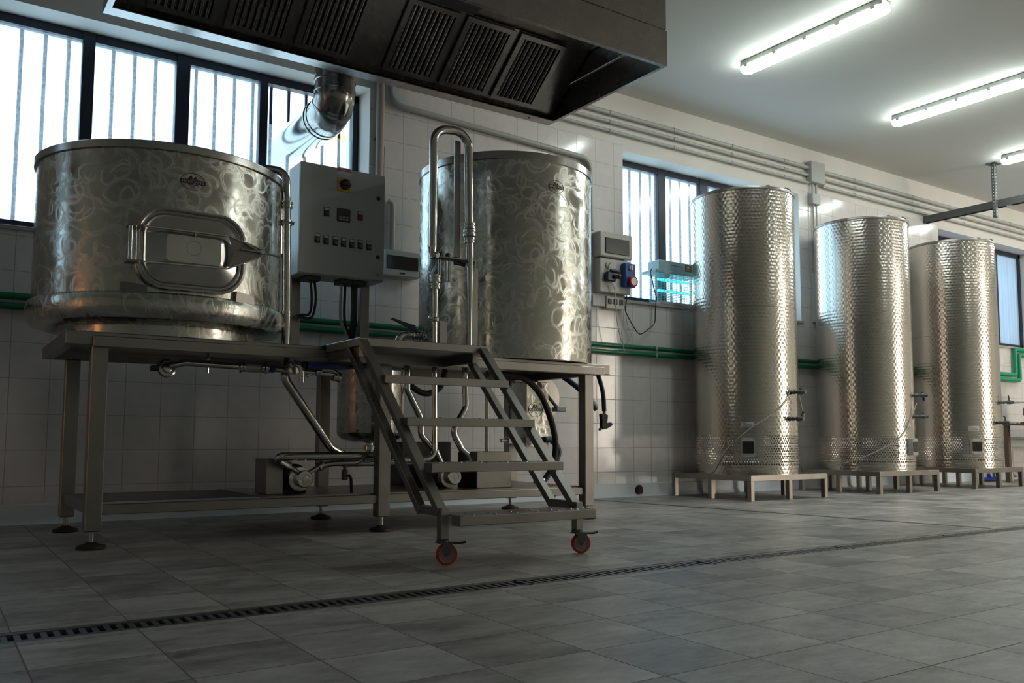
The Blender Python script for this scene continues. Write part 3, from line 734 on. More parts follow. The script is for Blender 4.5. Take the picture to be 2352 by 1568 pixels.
# pumps
def pump(px, pz, py, label):
    t = thing('centrifugal_pump', label, 'pump', (px, py, .196))
    bm = B(); cyl(bm, (px - .02, py + .03, pz + .01), (px - .02, py + .30, pz + .01), .066, 24, .01); obj('motor', bm, M_DARKSTEEL, t)
    bm = B(); lathe(bm, [(.03, .03), (.062, .028), (.064, .0), (.060, -.018), (.03, -.02)], (px - .012, py, pz - .002), (0, 1, 0), 28); obj('pump_housing', bm, M_PIPE, t)
    bm = B(); lathe(bm, [(.001, -.056), (.012, -.056), (.014, -.053), (.024, -.053), (.026, -.056), (.040, -.056), (.045, -.05), (.045, -.02)], (px, py, pz), (0, 1, 0), 28); obj('pump_cover', bm, M_PIPE, t)
    bm = B()
    cyl(bm, (px - .02, py - .02, pz + .03), (px - .075, py - .02, pz + .065), .012, 12); cyl(bm, (px + .03, py - .02, pz + .03), (px + .085, py - .02, pz + .06), .012, 12)
    flange(bm, (px - .085, py - .02, pz + .072), (-.85, 0, .5), .025, .014); flange(bm, (px + .095, py - .02, pz + .066), (.85, 0, .5), .025, .014); obj('port', bm, M_PIPE, t)
    bm = B(); box(bm, (px - .07, py + .06, .1965), (px + .05, py + .26, pz - .05), .003); obj('pump_foot', bm, M_DARKSTEEL, t)
    return t
pump(1.245, .272, -1.20, 'centrifugal pump with round polished cover at the shelf\'s left end')
pump(2.15, .262, -1.16, 'centrifugal pump half hidden behind the second lowest stair tread')
bm = B(); box(bm, (1.062, -1.20, .1965), (1.15, -1.02, .375), .002)
tag(obj('pump_cover_box', bm, M_FRAME), 'upright steel guard plate left of the first pump', 'guard')
bm = B(); box(bm, (2.262, -1.27, .1965), (2.50, -1.05, .405), .003)
tag(obj('motor_case', bm, M_FRAME), 'plain steel box on the shelf under the boil kettle', 'box')
bm = B(); box(bm, (2.02, -.80, .1965), (2.36, -.60, .46), .003)
tag(obj('control_housing', bm, M_DARKSTEEL), 'black motor housing at the back of the shelf behind the bent pipes', 'box')

pl = thing('pump_line', 'thick horizontal polished pipe loop above the left pump', 'pipe', (1.3, -1.27, .39))
bm = B(); tube(bm, [(1.17, -1.22, .335), (1.055, -1.27, .388), (1.62, -1.27, .388), (1.72, -1.16, .388)], .0215, 16, .03)
obj('pipe_run', bm, M_PIPE, pl)
bm = B(); tube(bm, [(1.345, -1.22, .338), (1.40, -1.23, .350), (1.53, -1.24, .352), (1.60, -1.25, .385), (1.67, -1.22, .388)], .0165, 14, .05); tube(bm, [(1.5, -1.12, .345), (2.02, -1.12, .345)], .018, 14); obj('return_pipe', bm, M_PIPE, pl)
dv = thing('drain_ball_valve', 'small ball valve with a black lever hanging from the pump return pipe', 'valve', (1.47, -1.24, .25))
bm = B(); cyl(bm, (1.468, -1.235, .338), (1.468, -1.235, .30), .009, 12); cyl(bm, (1.468, -1.235, .315), (1.468, -1.235, .262), .0165, 12, .003); obj('valve_body', bm, M_IRON, dv)
bm = B(); tube(bm, [(1.48, -1.255, .29), (1.492, -1.262, .27), (1.497, -1.262, .19)], .008, 10, .01); obj('lever', bm, M_BLACK, dv)

def pipe(name, pts, r, bend, label, cat='pipe', material=None, seg=16, soft=False):
    bm = B(); tube(bm, pts, r, seg, bend, soft=soft); o = obj(name, bm, material or M_PIPE); tag(o, label, cat); recentre(o, pts[0]); return o
pipe('bent_transfer_pipe', [(1.845, -1.2, .90), (1.845, -1.2, .75), (1.930, -1.2, .60), (1.938, -1.2, .495), (2.03, -1.2, .41), (2.075, -1.19, .335), (2.11, -1.18, .32)], .019, .05, 'crooked polished pipe seen through the stair, left of the straight pipe')
pipe('straight_transfer_pipe', [(2.006, -1.22, .90), (2.014, -1.22, .365), (1.80, -1.22, .36)], .0165, .06, 'straight polished pipe turning left at its foot, seen through the stair')
pipe('s_bend_pipe', [(2.219, -1.2, .92), (2.227, -1.2, .66), (2.14, -1.2, .52), (2.20, -1.2, .42), (2.265, -1.2, .37), (2.255, -1.2, .31)], .019, .06, 'S-bent polished pipe seen through the stair, right of the straight pipe')
pipe('slim_riser_pipe', [(2.50, -1.0, .90), (2.50, -1.0, .20)], .014, .03, 'slim upright polished pipe beside the plain steel box under the kettle')
pipe('looped_hose', [(1.98, -.9, .90), (2.02, -.9, .80), (2.12, -.9, .75), (2.22, -.9, .79), (2.26, -.9, .90)], .018, .05, 'dark hose sagging in a loop under the table behind the stair', 'hose', M_RUBBER, 14, True)

# plate cooler
hx = thing('plate_cooler', 'slim upright swirl-polished box with an oval emblem under the table\'s right end', 'heat exchanger', (3.03, -.78, .4))
bm = B(); box(bm, (2.935, -.80, .425), (3.118, -.62, .86), .003)
uvl = bm.loops.layers.uv.verify()
for f in bm.faces:
    for l in f.loops: l[uvl].uv = (l.vert.co.x + l.vert.co.y, l.vert.co.z)
obj('cooler_body', bm, M_SWIRL, hx)
logo(hx, planemap((3.008, -.801, .675)), .058, .05)
bm = B(); box(bm, (2.85, -.72, .45), (2.93, -.66, .49)); cyl(bm, (2.80, -.70, .47), (2.94, -.70, .47), .012, 12); obj('cooler_port', bm, M_PIPE, hx)
bm = B(); box(bm, (2.94, -.66, .60), (3.05, -.60, .878)); obj('cooler_hanger', bm, M_FRAME, hx)
dm = thing('hanging_drum', 'pale curved steel drum hanging under the table\'s right end', 'drum', (3.22, -.6, .7))
bm = B(); lathe(bm, [(.02, 0), (.15, .005), (.155, .02), (.155, .18), (.15, .2)], (3.20, -.62, .765), (0, 1, 0), 40); obj('drum_body', bm, M_FRAME, dm)
bm = B(); beam(bm, (3.11, -.66, .88), (3.27, -.70, .69), .04, .012); box(bm, (3.25, -.72, .67), (3.33, -.66, .70), .003); obj('drum_strap', bm, M_IRON, dm)
pipe('outlet_hose', [(3.13, -.95, .89), (3.17, -.97, .86), (3.24, -1.0, .80), (3.31, -1.02, .72)], .019, .04, 'dark blue hose with a steel nozzle slanting down under the table\'s right end', 'hose', M_HOSE, 14, True)
bm = B(); cyl(bm, (3.30, -1.018, .735), (3.335, -1.03, .685), .024, 16, .003); cyl(bm, (3.325, -1.027, .70), (3.342, -1.035, .675), .017, 14); tag(obj('hose_nozzle', bm, M_IRON), 'steel nozzle on the end of the slanting dark blue hose', 'nozzle')
pipe('cooling_hose', [(2.63, -.95, .89), (2.80, -.95, .87), (2.93, -.95, .78), (3.02, -.95, .62), (3.06, -.95, .48), (3.06, -.95, .38), (3.03, -.95, .25)], .020, .04, 'long black hose arching down in front of the plate cooler', 'hose', M_RUBBER, 14, True)
pipe('short_blue_hose', [(3.07, -.82, .475), (3.13, -.82, .47), (3.185, -.82, .40), (3.15, -.82, .31), (3.08, -.82, .22), (3.0, -.82, .15)], .021, .04, 'dark blue hose curling beside the plate cooler foot', 'hose', M_HOSE, 14, True)
pipe('drain_nozzle', [(2.86, -1.0, .208), (2.93, -1.0, .214)], .016, .01, 'small polished fitting lying on the lower rail', 'fitting')
bm = B(); tube(bm, [(2.80, -1.28, .14), (2.78, -1.29, .115)], .016, 12); cyl(bm, (2.80, -1.28, .146), (2.80, -1.28, .115), .012, 10); tag(obj('brass_drain_cap', bm, M_BRASS), 'brass drain cap hanging below the lower rail', 'fitting')
bm = B(); tube(bm, [(3.36, -1.25, .145), (3.35, -1.25, .12)], .013, 10)
bm.free()
gh = pipe('spray_hose', [(3.08, -1.30, .91), (3.125, -1.30, .90), (3.155, -1.30, .84), (3.178, -1.30, .76), (3.186, -1.30, .655)], .0145, .04, 'dark blue hose carrying the spray gun off the table\'s right end', 'hose', M_HOSE, 14, True)
sg = thing('spray_gun', 'black spray gun hanging upside down beside the table\'s right leg', 'spray gun', (3.19, -1.30, .6))
bm = B(); prism(bm, [(3.155, .635), (3.165, .64), (3.195, .635), (3.205, .63), (3.198, .575), (3.232, .585), (3.242, .575), (3.238, .565), (3.19, .542), (3.165, .54), (3.158, .56), (3.16, .60)], .03, lambda u, v, h: Vector((u, -1.315 + h, v))); obj('gun_body', bm, M_RUBBER, sg)
bm = B(); cyl(bm, (3.186, -1.30, .66), (3.186, -1.30, .634), .010, 12); cyl(bm, (3.165, -1.30, .55), (3.145, -1.30, .538), .009, 12); obj('gun_coupling', bm, M_IRON, sg)
kp = thing('kettle_side_pipe', 'small bent pipe hugging the boil kettle\'s right foot', 'pipe', (3.235, -.9, .94))
bm = B(); tube(bm, [(3.19, -.86, 1.03), (3.245, -.88, 1.02), (3.252, -.88, .895)], .013, 12, .03); obj('pipe_run', bm, M_PIPE, kp)
bm = B(); beam(bm, (3.22, -.85, 1.115), (3.30, -.86, 1.12), .02, .004); cyl(bm, (3.22, -.85, 1.02), (3.22, -.85, 1.115), .006, 8); obj('lever', bm, M_BLUE, kp)

# ------------------------------------------------------------------ castor stair
XA, XB = 1.285, 1.935
ss = thing('castor_stair', 'stainless steel four-tread stair on two red castors in front of the table', 'stairs', (1.61, -2.3, 0))
for X in (XA, XB):
    bm = B(); beam(bm, (X, -1.845, .925), (X, -2.60, .195), .03, .042, up=(1, 0, 0)); beam(bm, (X, -2.607, .215), (X, -2.607, .098), .034, .036, up=(0, 1, 0)); obj('front_stringer', bm, M_FRAME, ss)
    bm = B(); beam(bm, (X, -1.70, .905), (X, -2.44, .19), .03, .036, up=(1, 0, 0)); beam(bm, (X, -2.425, .20), (X, -2.60, .20), .028, .034, bev=.002); obj('rear_stringer', bm, M_FRAME, ss)
for k, (y, z) in enumerate(((-2.085, .757), (-2.30, .567), (-2.515, .382), (-2.735, .192))):
    bm = B(); box(bm, (XA + .017 if k else XA + .017, y + .002, z - .005), (XB - .017, y + .19, z), .0015)
    box(bm, (XA + (0 if y < -2.65 else -.0), y, z - .036), (XB + .0, y + .006, z), .002)
    if k == 0 or True:
        box(bm, (XA, y + .006, z - .036), (XA + .003, y + .06, z)); box(bm, (XB - .003, y + .006, z - .036), (XB, y + .06, z))
    tr = obj('tread', bm, M_FRAME, ss)
    for i in range(6):
        for j in range(2):
            q = B(); lathe(q, [(.009, 0), (.0085, .0015), (.005, .0032), (.001, .0036)], (XA + .075 + i * .1, y + .035 + j * .045, z), seg=10); obj('grip_stud', q, M_PIPE, tr)
bm = B(); box(bm, (XA - .015, -1.845, .905), (XB + .015, -1.432, .945), .003); box(bm, (XA - .015, -1.432, .9405), (XB + .015, -1.355, .945)); obj('platform', bm, M_FRAME, ss)
bm = B(); box(bm, (XA, -1.80, .86), (XA + .03, -1.432, .905)); box(bm, (XB - .03, -1.80, .86), (XB, -1.432, .905)); box(bm, (XA + .03, -1.50, .86), (XB - .03, -1.47, .905)); obj('platform_brace', bm, M_FRAME, ss)
for X in (XA, XB):
    y = -2.607; ax = Vector((-.36, -.93, 0)).normalized(); sd = Vector((ax.y, -ax.x, 0)) * -1
    c = Vector((X + .012, y - .01, .042))
    bm = B(); lathe(bm, [(.022, -.004), (.024, 0), (.024, .008), (.018, .012)], (X, y, .088), seg=16)
    for s in (-1, 1): prism(bm, [(-.022, .086), (.024, .086), (.008, .04), (0, .034), (-.008, .04)], .002, lambda u, v, h, s=s: Vector((c.x, c.y, 0)) + sd * u + ax * (s * .019 + (h - .001)) + Vector((0, 0, v)))
    box(bm, (X - .022, y - .02, .083), (X + .03, y + .02, .087)); ck = obj('castor', bm, M_IRON, ss)
    bm = B(); lathe(bm, [(.032, -.014), (.039, -.013), (.0415, -.006), (.0415, .006), (.039, .013), (.032, .014)], c, ax, 32, cap=False); obj('tyre', bm, M_ORANGE, ck, label='red-orange castor tyre')
    bm = B(); lathe(bm, [(.001, -.012), (.008, -.015), (.009, -.010), (.028, -.009), (.0325, -.013), (.0325, .013), (.028, .009), (.009, .010), (.008, .015), (.001, .015)], c, ax, 28); obj('hub', bm, M_HUB, ck)
    bm = B(); cyl(bm, c - ax * .022, c + ax * .022, .005, 10); obj('axle', bm, M_IRON, ck)
    bm = B(); prism(bm, [(.01, .087), (.055, .086), (.075, .091), (.072, .083), (.05, .079), (.01, .081)], .02, lambda u, v, h: Vector((c.x, c.y, 0)) + sd * u + ax * (h - .01) + Vector((0, 0, v))); obj('brake_pedal', bm, M_BLACK, ck)

# ------------------------------------------------------------------ control cabinet
cc = thing('control_cabinet', 'light grey electrical control cabinet on two posts between the two vessels', 'control cabinet', (1.66, -.6, TZ))
YF = -.70
bm = B(); box(bm, (1.385, YF + .014, 1.44), (1.93, -.50, 2.105), .004); obj('cabinet_body', bm, M_CAB, cc)
bm = B(); box(bm, (1.385, YF, 1.445), (1.93, YF + .012, 2.105), .003); dr = obj('cabinet_door', bm, M_CAB, cc)
for x0 in (1.415, 1.868):
    bm = B(); box(bm, (x0, -.50, .941), (x0 + .06, -.455, 1.90), .003); obj('post', bm, M_FRAME, cc)
def on_door(x, y): p = atY(x, y, YF); return p.x, p.z
x, z = on_door(790, 425)
bm = B(); box(bm, (x - .042, YF - .006, z - .042), (x + .042, YF, z + .042), .004); s = obj('isolator_plate', bm, M_YELLOW, dr)
bm = B(); lathe(bm, [(.033, 0), (.032, .012), (.026, .016), (.001, .016)], (x + .006, YF - .006, z + .002), (0, -1, 0), 24); box(bm, (x - .022, YF - .034, z - .008), (x + .034, YF - .02, z + .010), .003); obj('isolator_knob', bm, M_BLACK, s)
x, z = on_door(791, 393); bm = B(); box(bm, (x - .045, YF - .001, z - .024), (x + .045, YF, z + .02)); s = obj('warning_sticker', bm, M_PAPER, dr)
bm = B(); box(bm, (x - .043, YF - .0015, z - .002), (x + .043, YF - .001, z + .003)); box(bm, (x - .02, YF - .0015, z + .008), (x + .04, YF - .001, z + .013)); prism(bm, [(-.04, .005), (-.028, .005), (-.034, .016)], .0015, planemap((x, YF, z))); obj('warning_print', bm, M_RED, s)
for px, py, m_ in ((750, 487, M_BLACK), (827, 497, M_RED)):
    x, z = on_door(px, py); bm = B(); box(bm, (x - .017, YF - .004, z - .026), (x + .017, YF, z + .030), .002); s = obj('push_button_plate', bm, M_BLACK, dr)
    bm = B(); box(bm, (x - .014, YF - .005, z + .012), (x + .014, YF - .004, z + .026)); obj('name_plate', bm, M_PAPER, s)
    bm = B(); box(bm, (x - .014, YF - .014, z - .022), (x + .014, YF - .004, z + .006), .003); obj('push_button', bm, m_, s)
x, z = on_door(789, 495); bm = B(); box(bm, (x - .043, YF - .006, z - .040), (x + .043, YF, z + .042), .003); s = obj('temperature_controller', bm, M_BLACK, dr)
bm = B(); box(bm, (x - .034, YF - .007, z + .002), (x + .034, YF - .006, z + .032)); obj('display', bm, M_WINDOWCOVER, s)
bm = B()
for i in range(3):
    for j in range(2): box(bm, (x - .030 + i * .022, YF - .009, z - .030 + j * .014), (x - .016 + i * .022, YF - .006, z - .021 + j * .014), .001)
obj('keys', bm, M_GREYBOX, s)
for px, py in ((729, 547), (749, 551), (770, 554), (789, 557), (808, 560), (827, 562), (847, 565)):
    x, z = on_door(px, py); bm = B(); box(bm, (x - .017, YF - .004, z - .027), (x + .017, YF, z + .030), .002); s = obj('selector_plate', bm, M_BLACK, dr)
    bm = B(); box(bm, (x - .014, YF - .005, z + .012), (x + .014, YF - .004, z + .026)); obj('name_plate', bm, M_PAPER, s)
    bm = B(); lathe(bm, [(.013, 0), (.012, .008), (.001, .008)], (x, YF - .004, z - .008), (0, -1, 0), 16); beam(bm, (x - .008, YF - .014, z - .016), (x + .008, YF - .014, z), .007, .008, bev=.001); obj('selector_knob', bm, M_IRON, s)
for px, py in ((869, 456), (868, 591)):
    x, z = on_door(px, py); bm = B(); lathe(bm, [(.013, 0), (.013, .004), (.009, .007), (.001, .007)], (x, YF, z), (0, -1, 0), 18); obj('door_lock', bm, M_BLACK, dr)
x, z = on_door(867, 632); bm = B(); text_bm(bm, 'CE', .022, planemap((x, YF, z)), .001, .0004); obj('ce_mark', bm, M_INK, dr, smooth=False)
for gx_, gw in ((1.49, .05), (1.70, .04), (1.79, .045)):
    bm = B(); box(bm, (gx_ - gw, -.66, 1.412), (gx_ + gw, -.56, 1.44), .003)
    obj('cable_gland', bm, M_BLACK, cc)
def cord(name, pts, r, material, label, cat='cable'):
    bm = B(); tube(bm, pts, r, 8, soft=True); o = obj(name, bm, material); tag(o, label, cat); recentre(o, pts[0]); return o
cord('grey_cable', [(1.49, -.62, 1.42), (1.50, -.62, 1.30), (1.495, -.60, 1.22), (1.46, -.56, 1.215), (1.44, -.53, 1.215)], .008, M_RUBBER, 'dark cable looping left out of the cabinet underside', 'cable')
cord('grey_cable', [(1.515, -.62, 1.42), (1.525, -.62, 1.30), (1.51, -.60, 1.20), (1.46, -.56, 1.20), (1.44, -.53, 1.20)], .008, M_RUBBER, 'dark cable beside the cabinet\'s left post, outer of two loops', 'cable')
for i, (xx, l_) in enumerate(((1.69, 'light grey cable hanging straight from the cabinet underside'), (1.715, 'middle of three straight cables under the cabinet'), (1.775, 'thick black cable bundle against the cabinet\'s right post'))):
    cord('power_cable', [(xx, -.61, 1.42), (xx, -.61, 1.2), (1.77, -.58, 1.06), (1.775, -.57, .945)], (.009, .009, .022)[i], (M_CONDUIT, M_BLACK, M_BLACK)[i], l_, 'cable')

# ------------------------------------------------------------------ exhaust hood
HX0, HX1, HY0, HY1, HZ = .297, 3.20, -1.885, -.688, 2.70
hd = thing('exhaust_hood', 'large stainless steel extraction hood hanging over the brewing table', 'exhaust hood', ((HX0 + HX1) / 2, (HY0 + HY1) / 2, HZ))
bm = B(); t = .004
for (a, b) in (((HX0, HY0, HZ), (HX1, HY0 + t, HZ + .215)), ((HX0, HY1 - t, HZ), (HX1, HY1, HZ + .215)), ((HX0, HY0 + t, HZ), (HX0 + t, HY1 - t, HZ + .215)), ((HX1 - t, HY0 + t, HZ), (HX1, HY1 - t, HZ + .215))): box(bm, a, b)
lip = .055
box(bm, (HX0 + t, HY1 - lip - .035, HZ), (HX1 - t, HY1 - t, HZ + .006)); box(bm, (HX0 + t, HY0 + t, HZ), (HX1 - t, HY0 + .03, HZ + .006))
box(bm, (HX0 + t, HY0 + .03, HZ), (HX0 + .03, HY1 - lip - .035, HZ + .006)); box(bm, (HX1 - .022, HY0 + .03, HZ), (HX1 - t, HY1 - lip - .035, HZ + .006))
obj('lower_skirt', bm, M_HOOD, hd, smooth=False)
bm = B()
for (a, b) in (((HX0 + .004, HY0 + .004, HZ + .225), (HX1 - .004, HY0 + .008, H - .02)), ((HX0 + .004, HY1 - .008, HZ + .225), (HX1 - .004, HY1 - .004, H - .02)), ((HX0 + .004, HY0 + .008, HZ + .225), (HX0 + .008, HY1 - .008, H - .02)), ((HX1 - .008, HY0 + .008, HZ + .225), (HX1 - .004, HY1 - .008, H - .02))): box(bm, a, b)
box(bm, (HX0 + .01, HY0 + .01, HZ + .213), (HX1 - .01, HY0 + .014, HZ + .228)); box(bm, (HX1 - .014, HY0 + .014, HZ + .213), (HX1 - .01, HY1 - .014, HZ + .228)); box(bm, (HX0 + .01, HY1 - .014, HZ + .213), (HX1 - .01, HY1 - .010, HZ + .228)); box(bm, (HX0 + .01, HY0 + .014, HZ + .213), (HX0 + .014, HY1 - .014, HZ + .228))
box(bm, (HX0 + .01, HY0 + .015, HZ + .50), (HX1 - .01, HY1 - .015, HZ + .51))
obj('upper_box', bm, M_HOOD, hd, smooth=False)
FA = Vector((0, -.79, HZ + .045)); FB = Vector((0, -1.17, HZ + .335)); fdir = (FB - FA).normalized(); fn = Vector((0, fdir.z, -fdir.y)); 
if fn.z > 0: fn = -fn
# interior slope around the filters
bm = B()
def slope(x0, x1, s0, s1, off=0, th=.004):
    L = (FB - FA).length
    a = [Vector((x, 0, 0)) + FA + fdir * (L * s) + fn * off for x, s in ((x0, s0), (x1, s0), (x1, s1), (x0, s1))]
    vs = [bm.verts.new(p) for p in a] + [bm.verts.new(p - fn * th) for p in a]
    for q in ((0, 1, 2, 3), (7, 6, 5, 4), (0, 4, 5, 1), (1, 5, 6, 2), (2, 6, 7, 3), (3, 7, 4, 0)): bm.faces.new([vs[i] for i in q])
slope(HX0 + .03, HX1 - .02, -.10, 1.06, -.02)
box(bm, (HX0 + .02, HY0 + .10, HZ + .355), (HX1 - .02, -1.15, HZ + .36)); 
obj('filter_housing', bm, M_HOOD, hd, smooth=False)
def filt(x0, x1):
    bm2 = B(); L = (FB - FA).length; n = 8
    def q(x, s, o): return Vector((x, 0, 0)) + FA + fdir * (L * s) + fn * o
    def slab(xa, xb, sa, sb, oa, ob):
        v = [bm2.verts.new(q(x, s, o)) for o in (oa, ob) for x, s in ((xa, sa), (xb, sa), (xb, sb), (xa, sb))]
        for f in ((0, 1, 2, 3), (7, 6, 5, 4), (0, 4, 5, 1), (1, 5, 6, 2), (2, 6, 7, 3), (3, 7, 4, 0)): bm2.faces.new([v[i] for i in f])
    slab(x0, x0 + .035, 0, 1, -.012, .004); slab(x1 - .035, x1, 0, 1, -.012, .004); slab(x0 + .035, x1 - .035, 0, .06, -.012, .004); slab(x0 + .035, x1 - .035, .94, 1, -.012, .004)
    w = (x1 - x0 - .07) / n
    for i in range(n):   # U-shaped baffles
        c = x0 + .035 + w * (i + .5); seg = 8; rows = []
        for s in (.05, .95):
            rows.append([bm2.verts.new(q(c + w * .34 * math.cos(PI * k / seg), s, -.012 + .016 * math.sin(PI * k / seg))) for k in range(seg + 1)])
        for k in range(seg): bm2.faces.new((rows[0][k], rows[0][k + 1], rows[1][k + 1], rows[1][k]))
        for r in rows: bm2.faces.new(r)
    return bm2
for x0 in (.49, .89, 1.29, 1.85, 2.245, 2.64):
    obj('grease_filter', filt(x0, x0 + .355), M_HOOD, hd)
bm = B(); box(bm, (1.55, -1.33, HZ + .32), (2.25, -1.22, HZ + .352), .004); obj('hood_lamp', bm, M_DARKSTEEL, hd)
bm = B(); cyl(bm, (3.0, HY1 - .045, HZ - .004), (3.0, HY1 - .045, HZ + .002), .007, 12); obj('drain_screw', bm, M_DARKSTEEL, hd)

# exhaust duct
ed = thing('exhaust_duct', 'shiny round steel duct elbow leaving through the window behind the hood', 'duct', (1.70, -.42, 2.66))
DR = .128; EX, EY, EZ = 1.70, -.42, 2.635
el = []
for k in range(7):
    a = PI / 2 * k / 6; el.append((EX, EY + .16 * (1 - math.cos(a)), EZ + .06 - .16 * math.sin(a) + 0.0))
bm = B(); tube(bm, [(EX, EY, 3.30), (EX, EY, EZ + .06)], DR, 40); obj('vertical_duct', bm, M_DUCT, ed)
bm = B(); tube(bm, [(EX, EY, EZ + .08), (EX, EY, EZ + .02), (EX, EY + .04, EZ - .035), (EX, EY + .11, EZ - .06), (EX, EY + .16, EZ - .065)], DR + .001, 40, bend=.04); obj('duct_elbow', bm, M_DUCT, ed, angle=20)
bm = B(); tube(bm, [(EX, EY + .15, EZ - .065), (EX, .9, EZ - .065)], DR, 40); obj('horizontal_duct', bm, M_DUCT, ed)
bm = B()
for c_, ax_ in (((EX, EY, EZ + .12), (0, 0, 1)), ((EX, EY, EZ + .05), (0, 0, 1)), ((EX, EY + .05, EZ - .04), (0, .7, -.7)), ((EX, EY + .17, EZ - .065), (0, 1, 0)), ((EX, EY + .22, EZ - .065), (0, 1, 0))):
    lathe(bm, [(DR - .002, -.012), (DR + .005, -.009), (DR + .006, 0), (DR + .005, .009), (DR - .002, .012)], c_, ax_, 40, cap=False)
obj('seam_beads', bm, M_DUCT, ed)
bm = B(); box(bm, (EX + .14, EY - .02, 2.60), (EX + .155, EY + .0, 2.66)); bm.free()

# ------------------------------------------------------------------ tall fermenters
TC = [(5.431, -.5), (7.128, -.5), (8.725, -.5)]; TR = .430
def hull(c, box_ang, pan, labt, boxrot=0):
    t = thing('storage_tank', '', 'tank', (c[0], c[1], .2), 'tall circle-brushed steel tanks on low stands')
    bm = B(); lathe(bm, [(TR, .512), (TR, 2.538)], (*c, 0), seg=96, cap=False); obj('tank_shell', bm, M_SCALE, t, angle=60)
    bm = B(); lathe(bm, [(TR - .001, 1.562), (TR + .0012, 1.562), (TR + .0012, 1.566), (TR - .001, 1.566)], (*c, 0), seg=96, cap=False); obj('seam', bm, M_FRAME, t)
    bm = B(); lathe(bm, [(TR, 2.533), (TR + .006, 2.536), (TR + .007, 2.548), (TR + .004, 2.558), (TR - .02, 2.561), (TR - .05, 2.555), (.001, 2.57)], (*c, 0), seg=96, cap=False); obj('tank_lid', bm, M_FRAME, t)
    a = math.radians(-95)
    bm = B()
    for dx in (0, .09, -.12): cyl(bm, (c[0] + dx, c[1] - .38, 2.553), (c[0] + dx, c[1] - .38, 2.575), .018, 12, .002)
    tube(bm, [(c[0] + .05, c[1] - .39, 2.558), (c[0] + .08, c[1] - .40, 2.585), (c[0] + .16, c[1] - .38, 2.585), (c[0] + .19, c[1] - .37, 2.558)], .006, 8); obj('lid_clamp', bm, M_IRON, t)
    g0, g1 = math.radians(pan[0]), math.radians(pan[1])
    bm = B(); lathe(bm, [(TR, .27), (TR, .512)], (*c, 0), seg=96, cap=False); obj('perforated_skirt', bm, M_HOLES, t, angle=60)
    bm = B(); lathe(bm, [(TR, .2), (TR + .001, .27)], (*c, 0), seg=96, cap=False); obj('bottom_band', bm, M_SCALE, t, angle=60)
    bm = B(); lathe(bm, [(TR + .003, .322), (TR + .003, .514)], (*c, 0), seg=16, cap=False, a0=g0, a1=g1); obj('access_panel', bm, M_SCALE, t, angle=60)
    am = math.radians(box_ang); rd = Vector((math.cos(am), math.sin(am), 0)); td = Vector((-rd.y, rd.x, 0))
    mp = planemap(Vector((c[0], c[1], .418)) + rd * (TR - .004), td, (0, 0, 1), rd)
    bm = B(); prism(bm, rrect(.052, .076, .006, 3), .045, mp); bx_ = obj('controller_box', bm, M_GREYBOX, t)
    bm = B(); prism(bm, rrect(.046, .048, .003, 3), .006, lambda u, v, h: mp(u, v, h + .044)); obj('smoked_window', bm, M_WINDOWCOVER, bx_)
    bm = B()
    for u in (-.044, .044):
        for v in (-.068, .068): prism(bm, rrect(.004, .004, .002, 3), .002, lambda uu, vv, h: mp(uu + u, vv + v, h + .044))
    obj('screws', bm, M_BLACK, bx_)
    f = cylmap(c, TR + .001, labt, .60); bm = B()
    for k in range(4): prism(bm, [(-.05 + .025 * k, -.022), (-.025 + .025 * k, -.022), (-.025 + .025 * k, .022), (-.05 + .025 * k, .022)], .001, f)
    lb = obj('rating_label', bm, M_PAPER, t)
    bm = B()
    for r_, (u0, u1, v) in enumerate(((-.044, -.012, .013), (-.044, .03, .003), (-.03, .005, -.006), (.012, .044, -.006), (-.044, .044, -.014))):
        for k in range(4):
            a_, b_ = u0 + (u1 - u0) * k / 4, u0 + (u1 - u0) * (k + .8) / 4; prism(bm, [(a_, v - .002), (b_, v - .002), (b_, v + .002), (a_, v + .002)], .0016, f)
    obj('label_print', bm, M_INK, lb)
    return t
def tap(t, c, ang, z, mode, hcol):
    a = math.radians(ang); r = Vector((math.cos(a), math.sin(a), 0)); s = Vector((-r.y, r.x, 0)); p = Vector((c[0], c[1], z)) + r * TR; zz = Vector((0, 0, 1))
    bm = B(); cyl(bm, p - r * .004, p + r * .055, .013, 14); cyl(bm, p + r * .012, p + r * .026, .019, 6); cyl(bm, p + r * .05, p + r * .095, .020, 14, .005); cyl(bm, p + r * .095, p + r * .115, .016, 14); cyl(bm, p + r * .07, p + r * .07 + (s if mode == 1 else zz) * .03, .007, 10)
    v = obj('ball_valve', bm, M_IRON, t)
    q = p + r * .07 + (s if mode == 1 else zz) * .03
    bm = B()
    if mode == 0: beam(bm, q, q + s * .03 - zz * .08 + r * .01, .02, .008)
    elif mode == 1: beam(bm, q, q + s * .045 + zz * .06, .020, .010)
    elif mode == 2: beam(bm, q - s * .005, q + s * .10 - zz * .035, .02, .008)
    else: tube(bm, [q, q + zz * .025, q + zz * .035 - s * .04], .006, 8, .01)
    obj('valve_lever', bm, hcol, v)
    if mode == 3:
        bm = B(); cyl(bm, p + r * .115, p + r * .17, .014, 12); cyl(bm, p + r * .17, p + r * .21, .009, 12); obj('hose_tail', bm, M_WHITE, v)
T1 = hull(TC[0], -137.6, (-153, -121), -137.5); T1['label'] = 'nearest and leftmost tall circle-brushed steel tank, beside the window'
T2 = hull(TC[1], -84, (-108, -70), -90); T2['label'] = 'middle one of the three tall circle-brushed steel tanks'
T3 = hull(TC[2], -128.5, (-145, -115), -129.5); T3['label'] = 'farthest and rightmost tall circle-brushed steel tank'
tap(T1, TC[0], -80, .866, 2, M_HOSE); tap(T1, TC[0], -84, .648, 1, M_BLACK)
tap(T2, TC[1], -60, .90, 0, M_BLUE); tap(T2, TC[1], -58, .70, 2, M_BLUE)
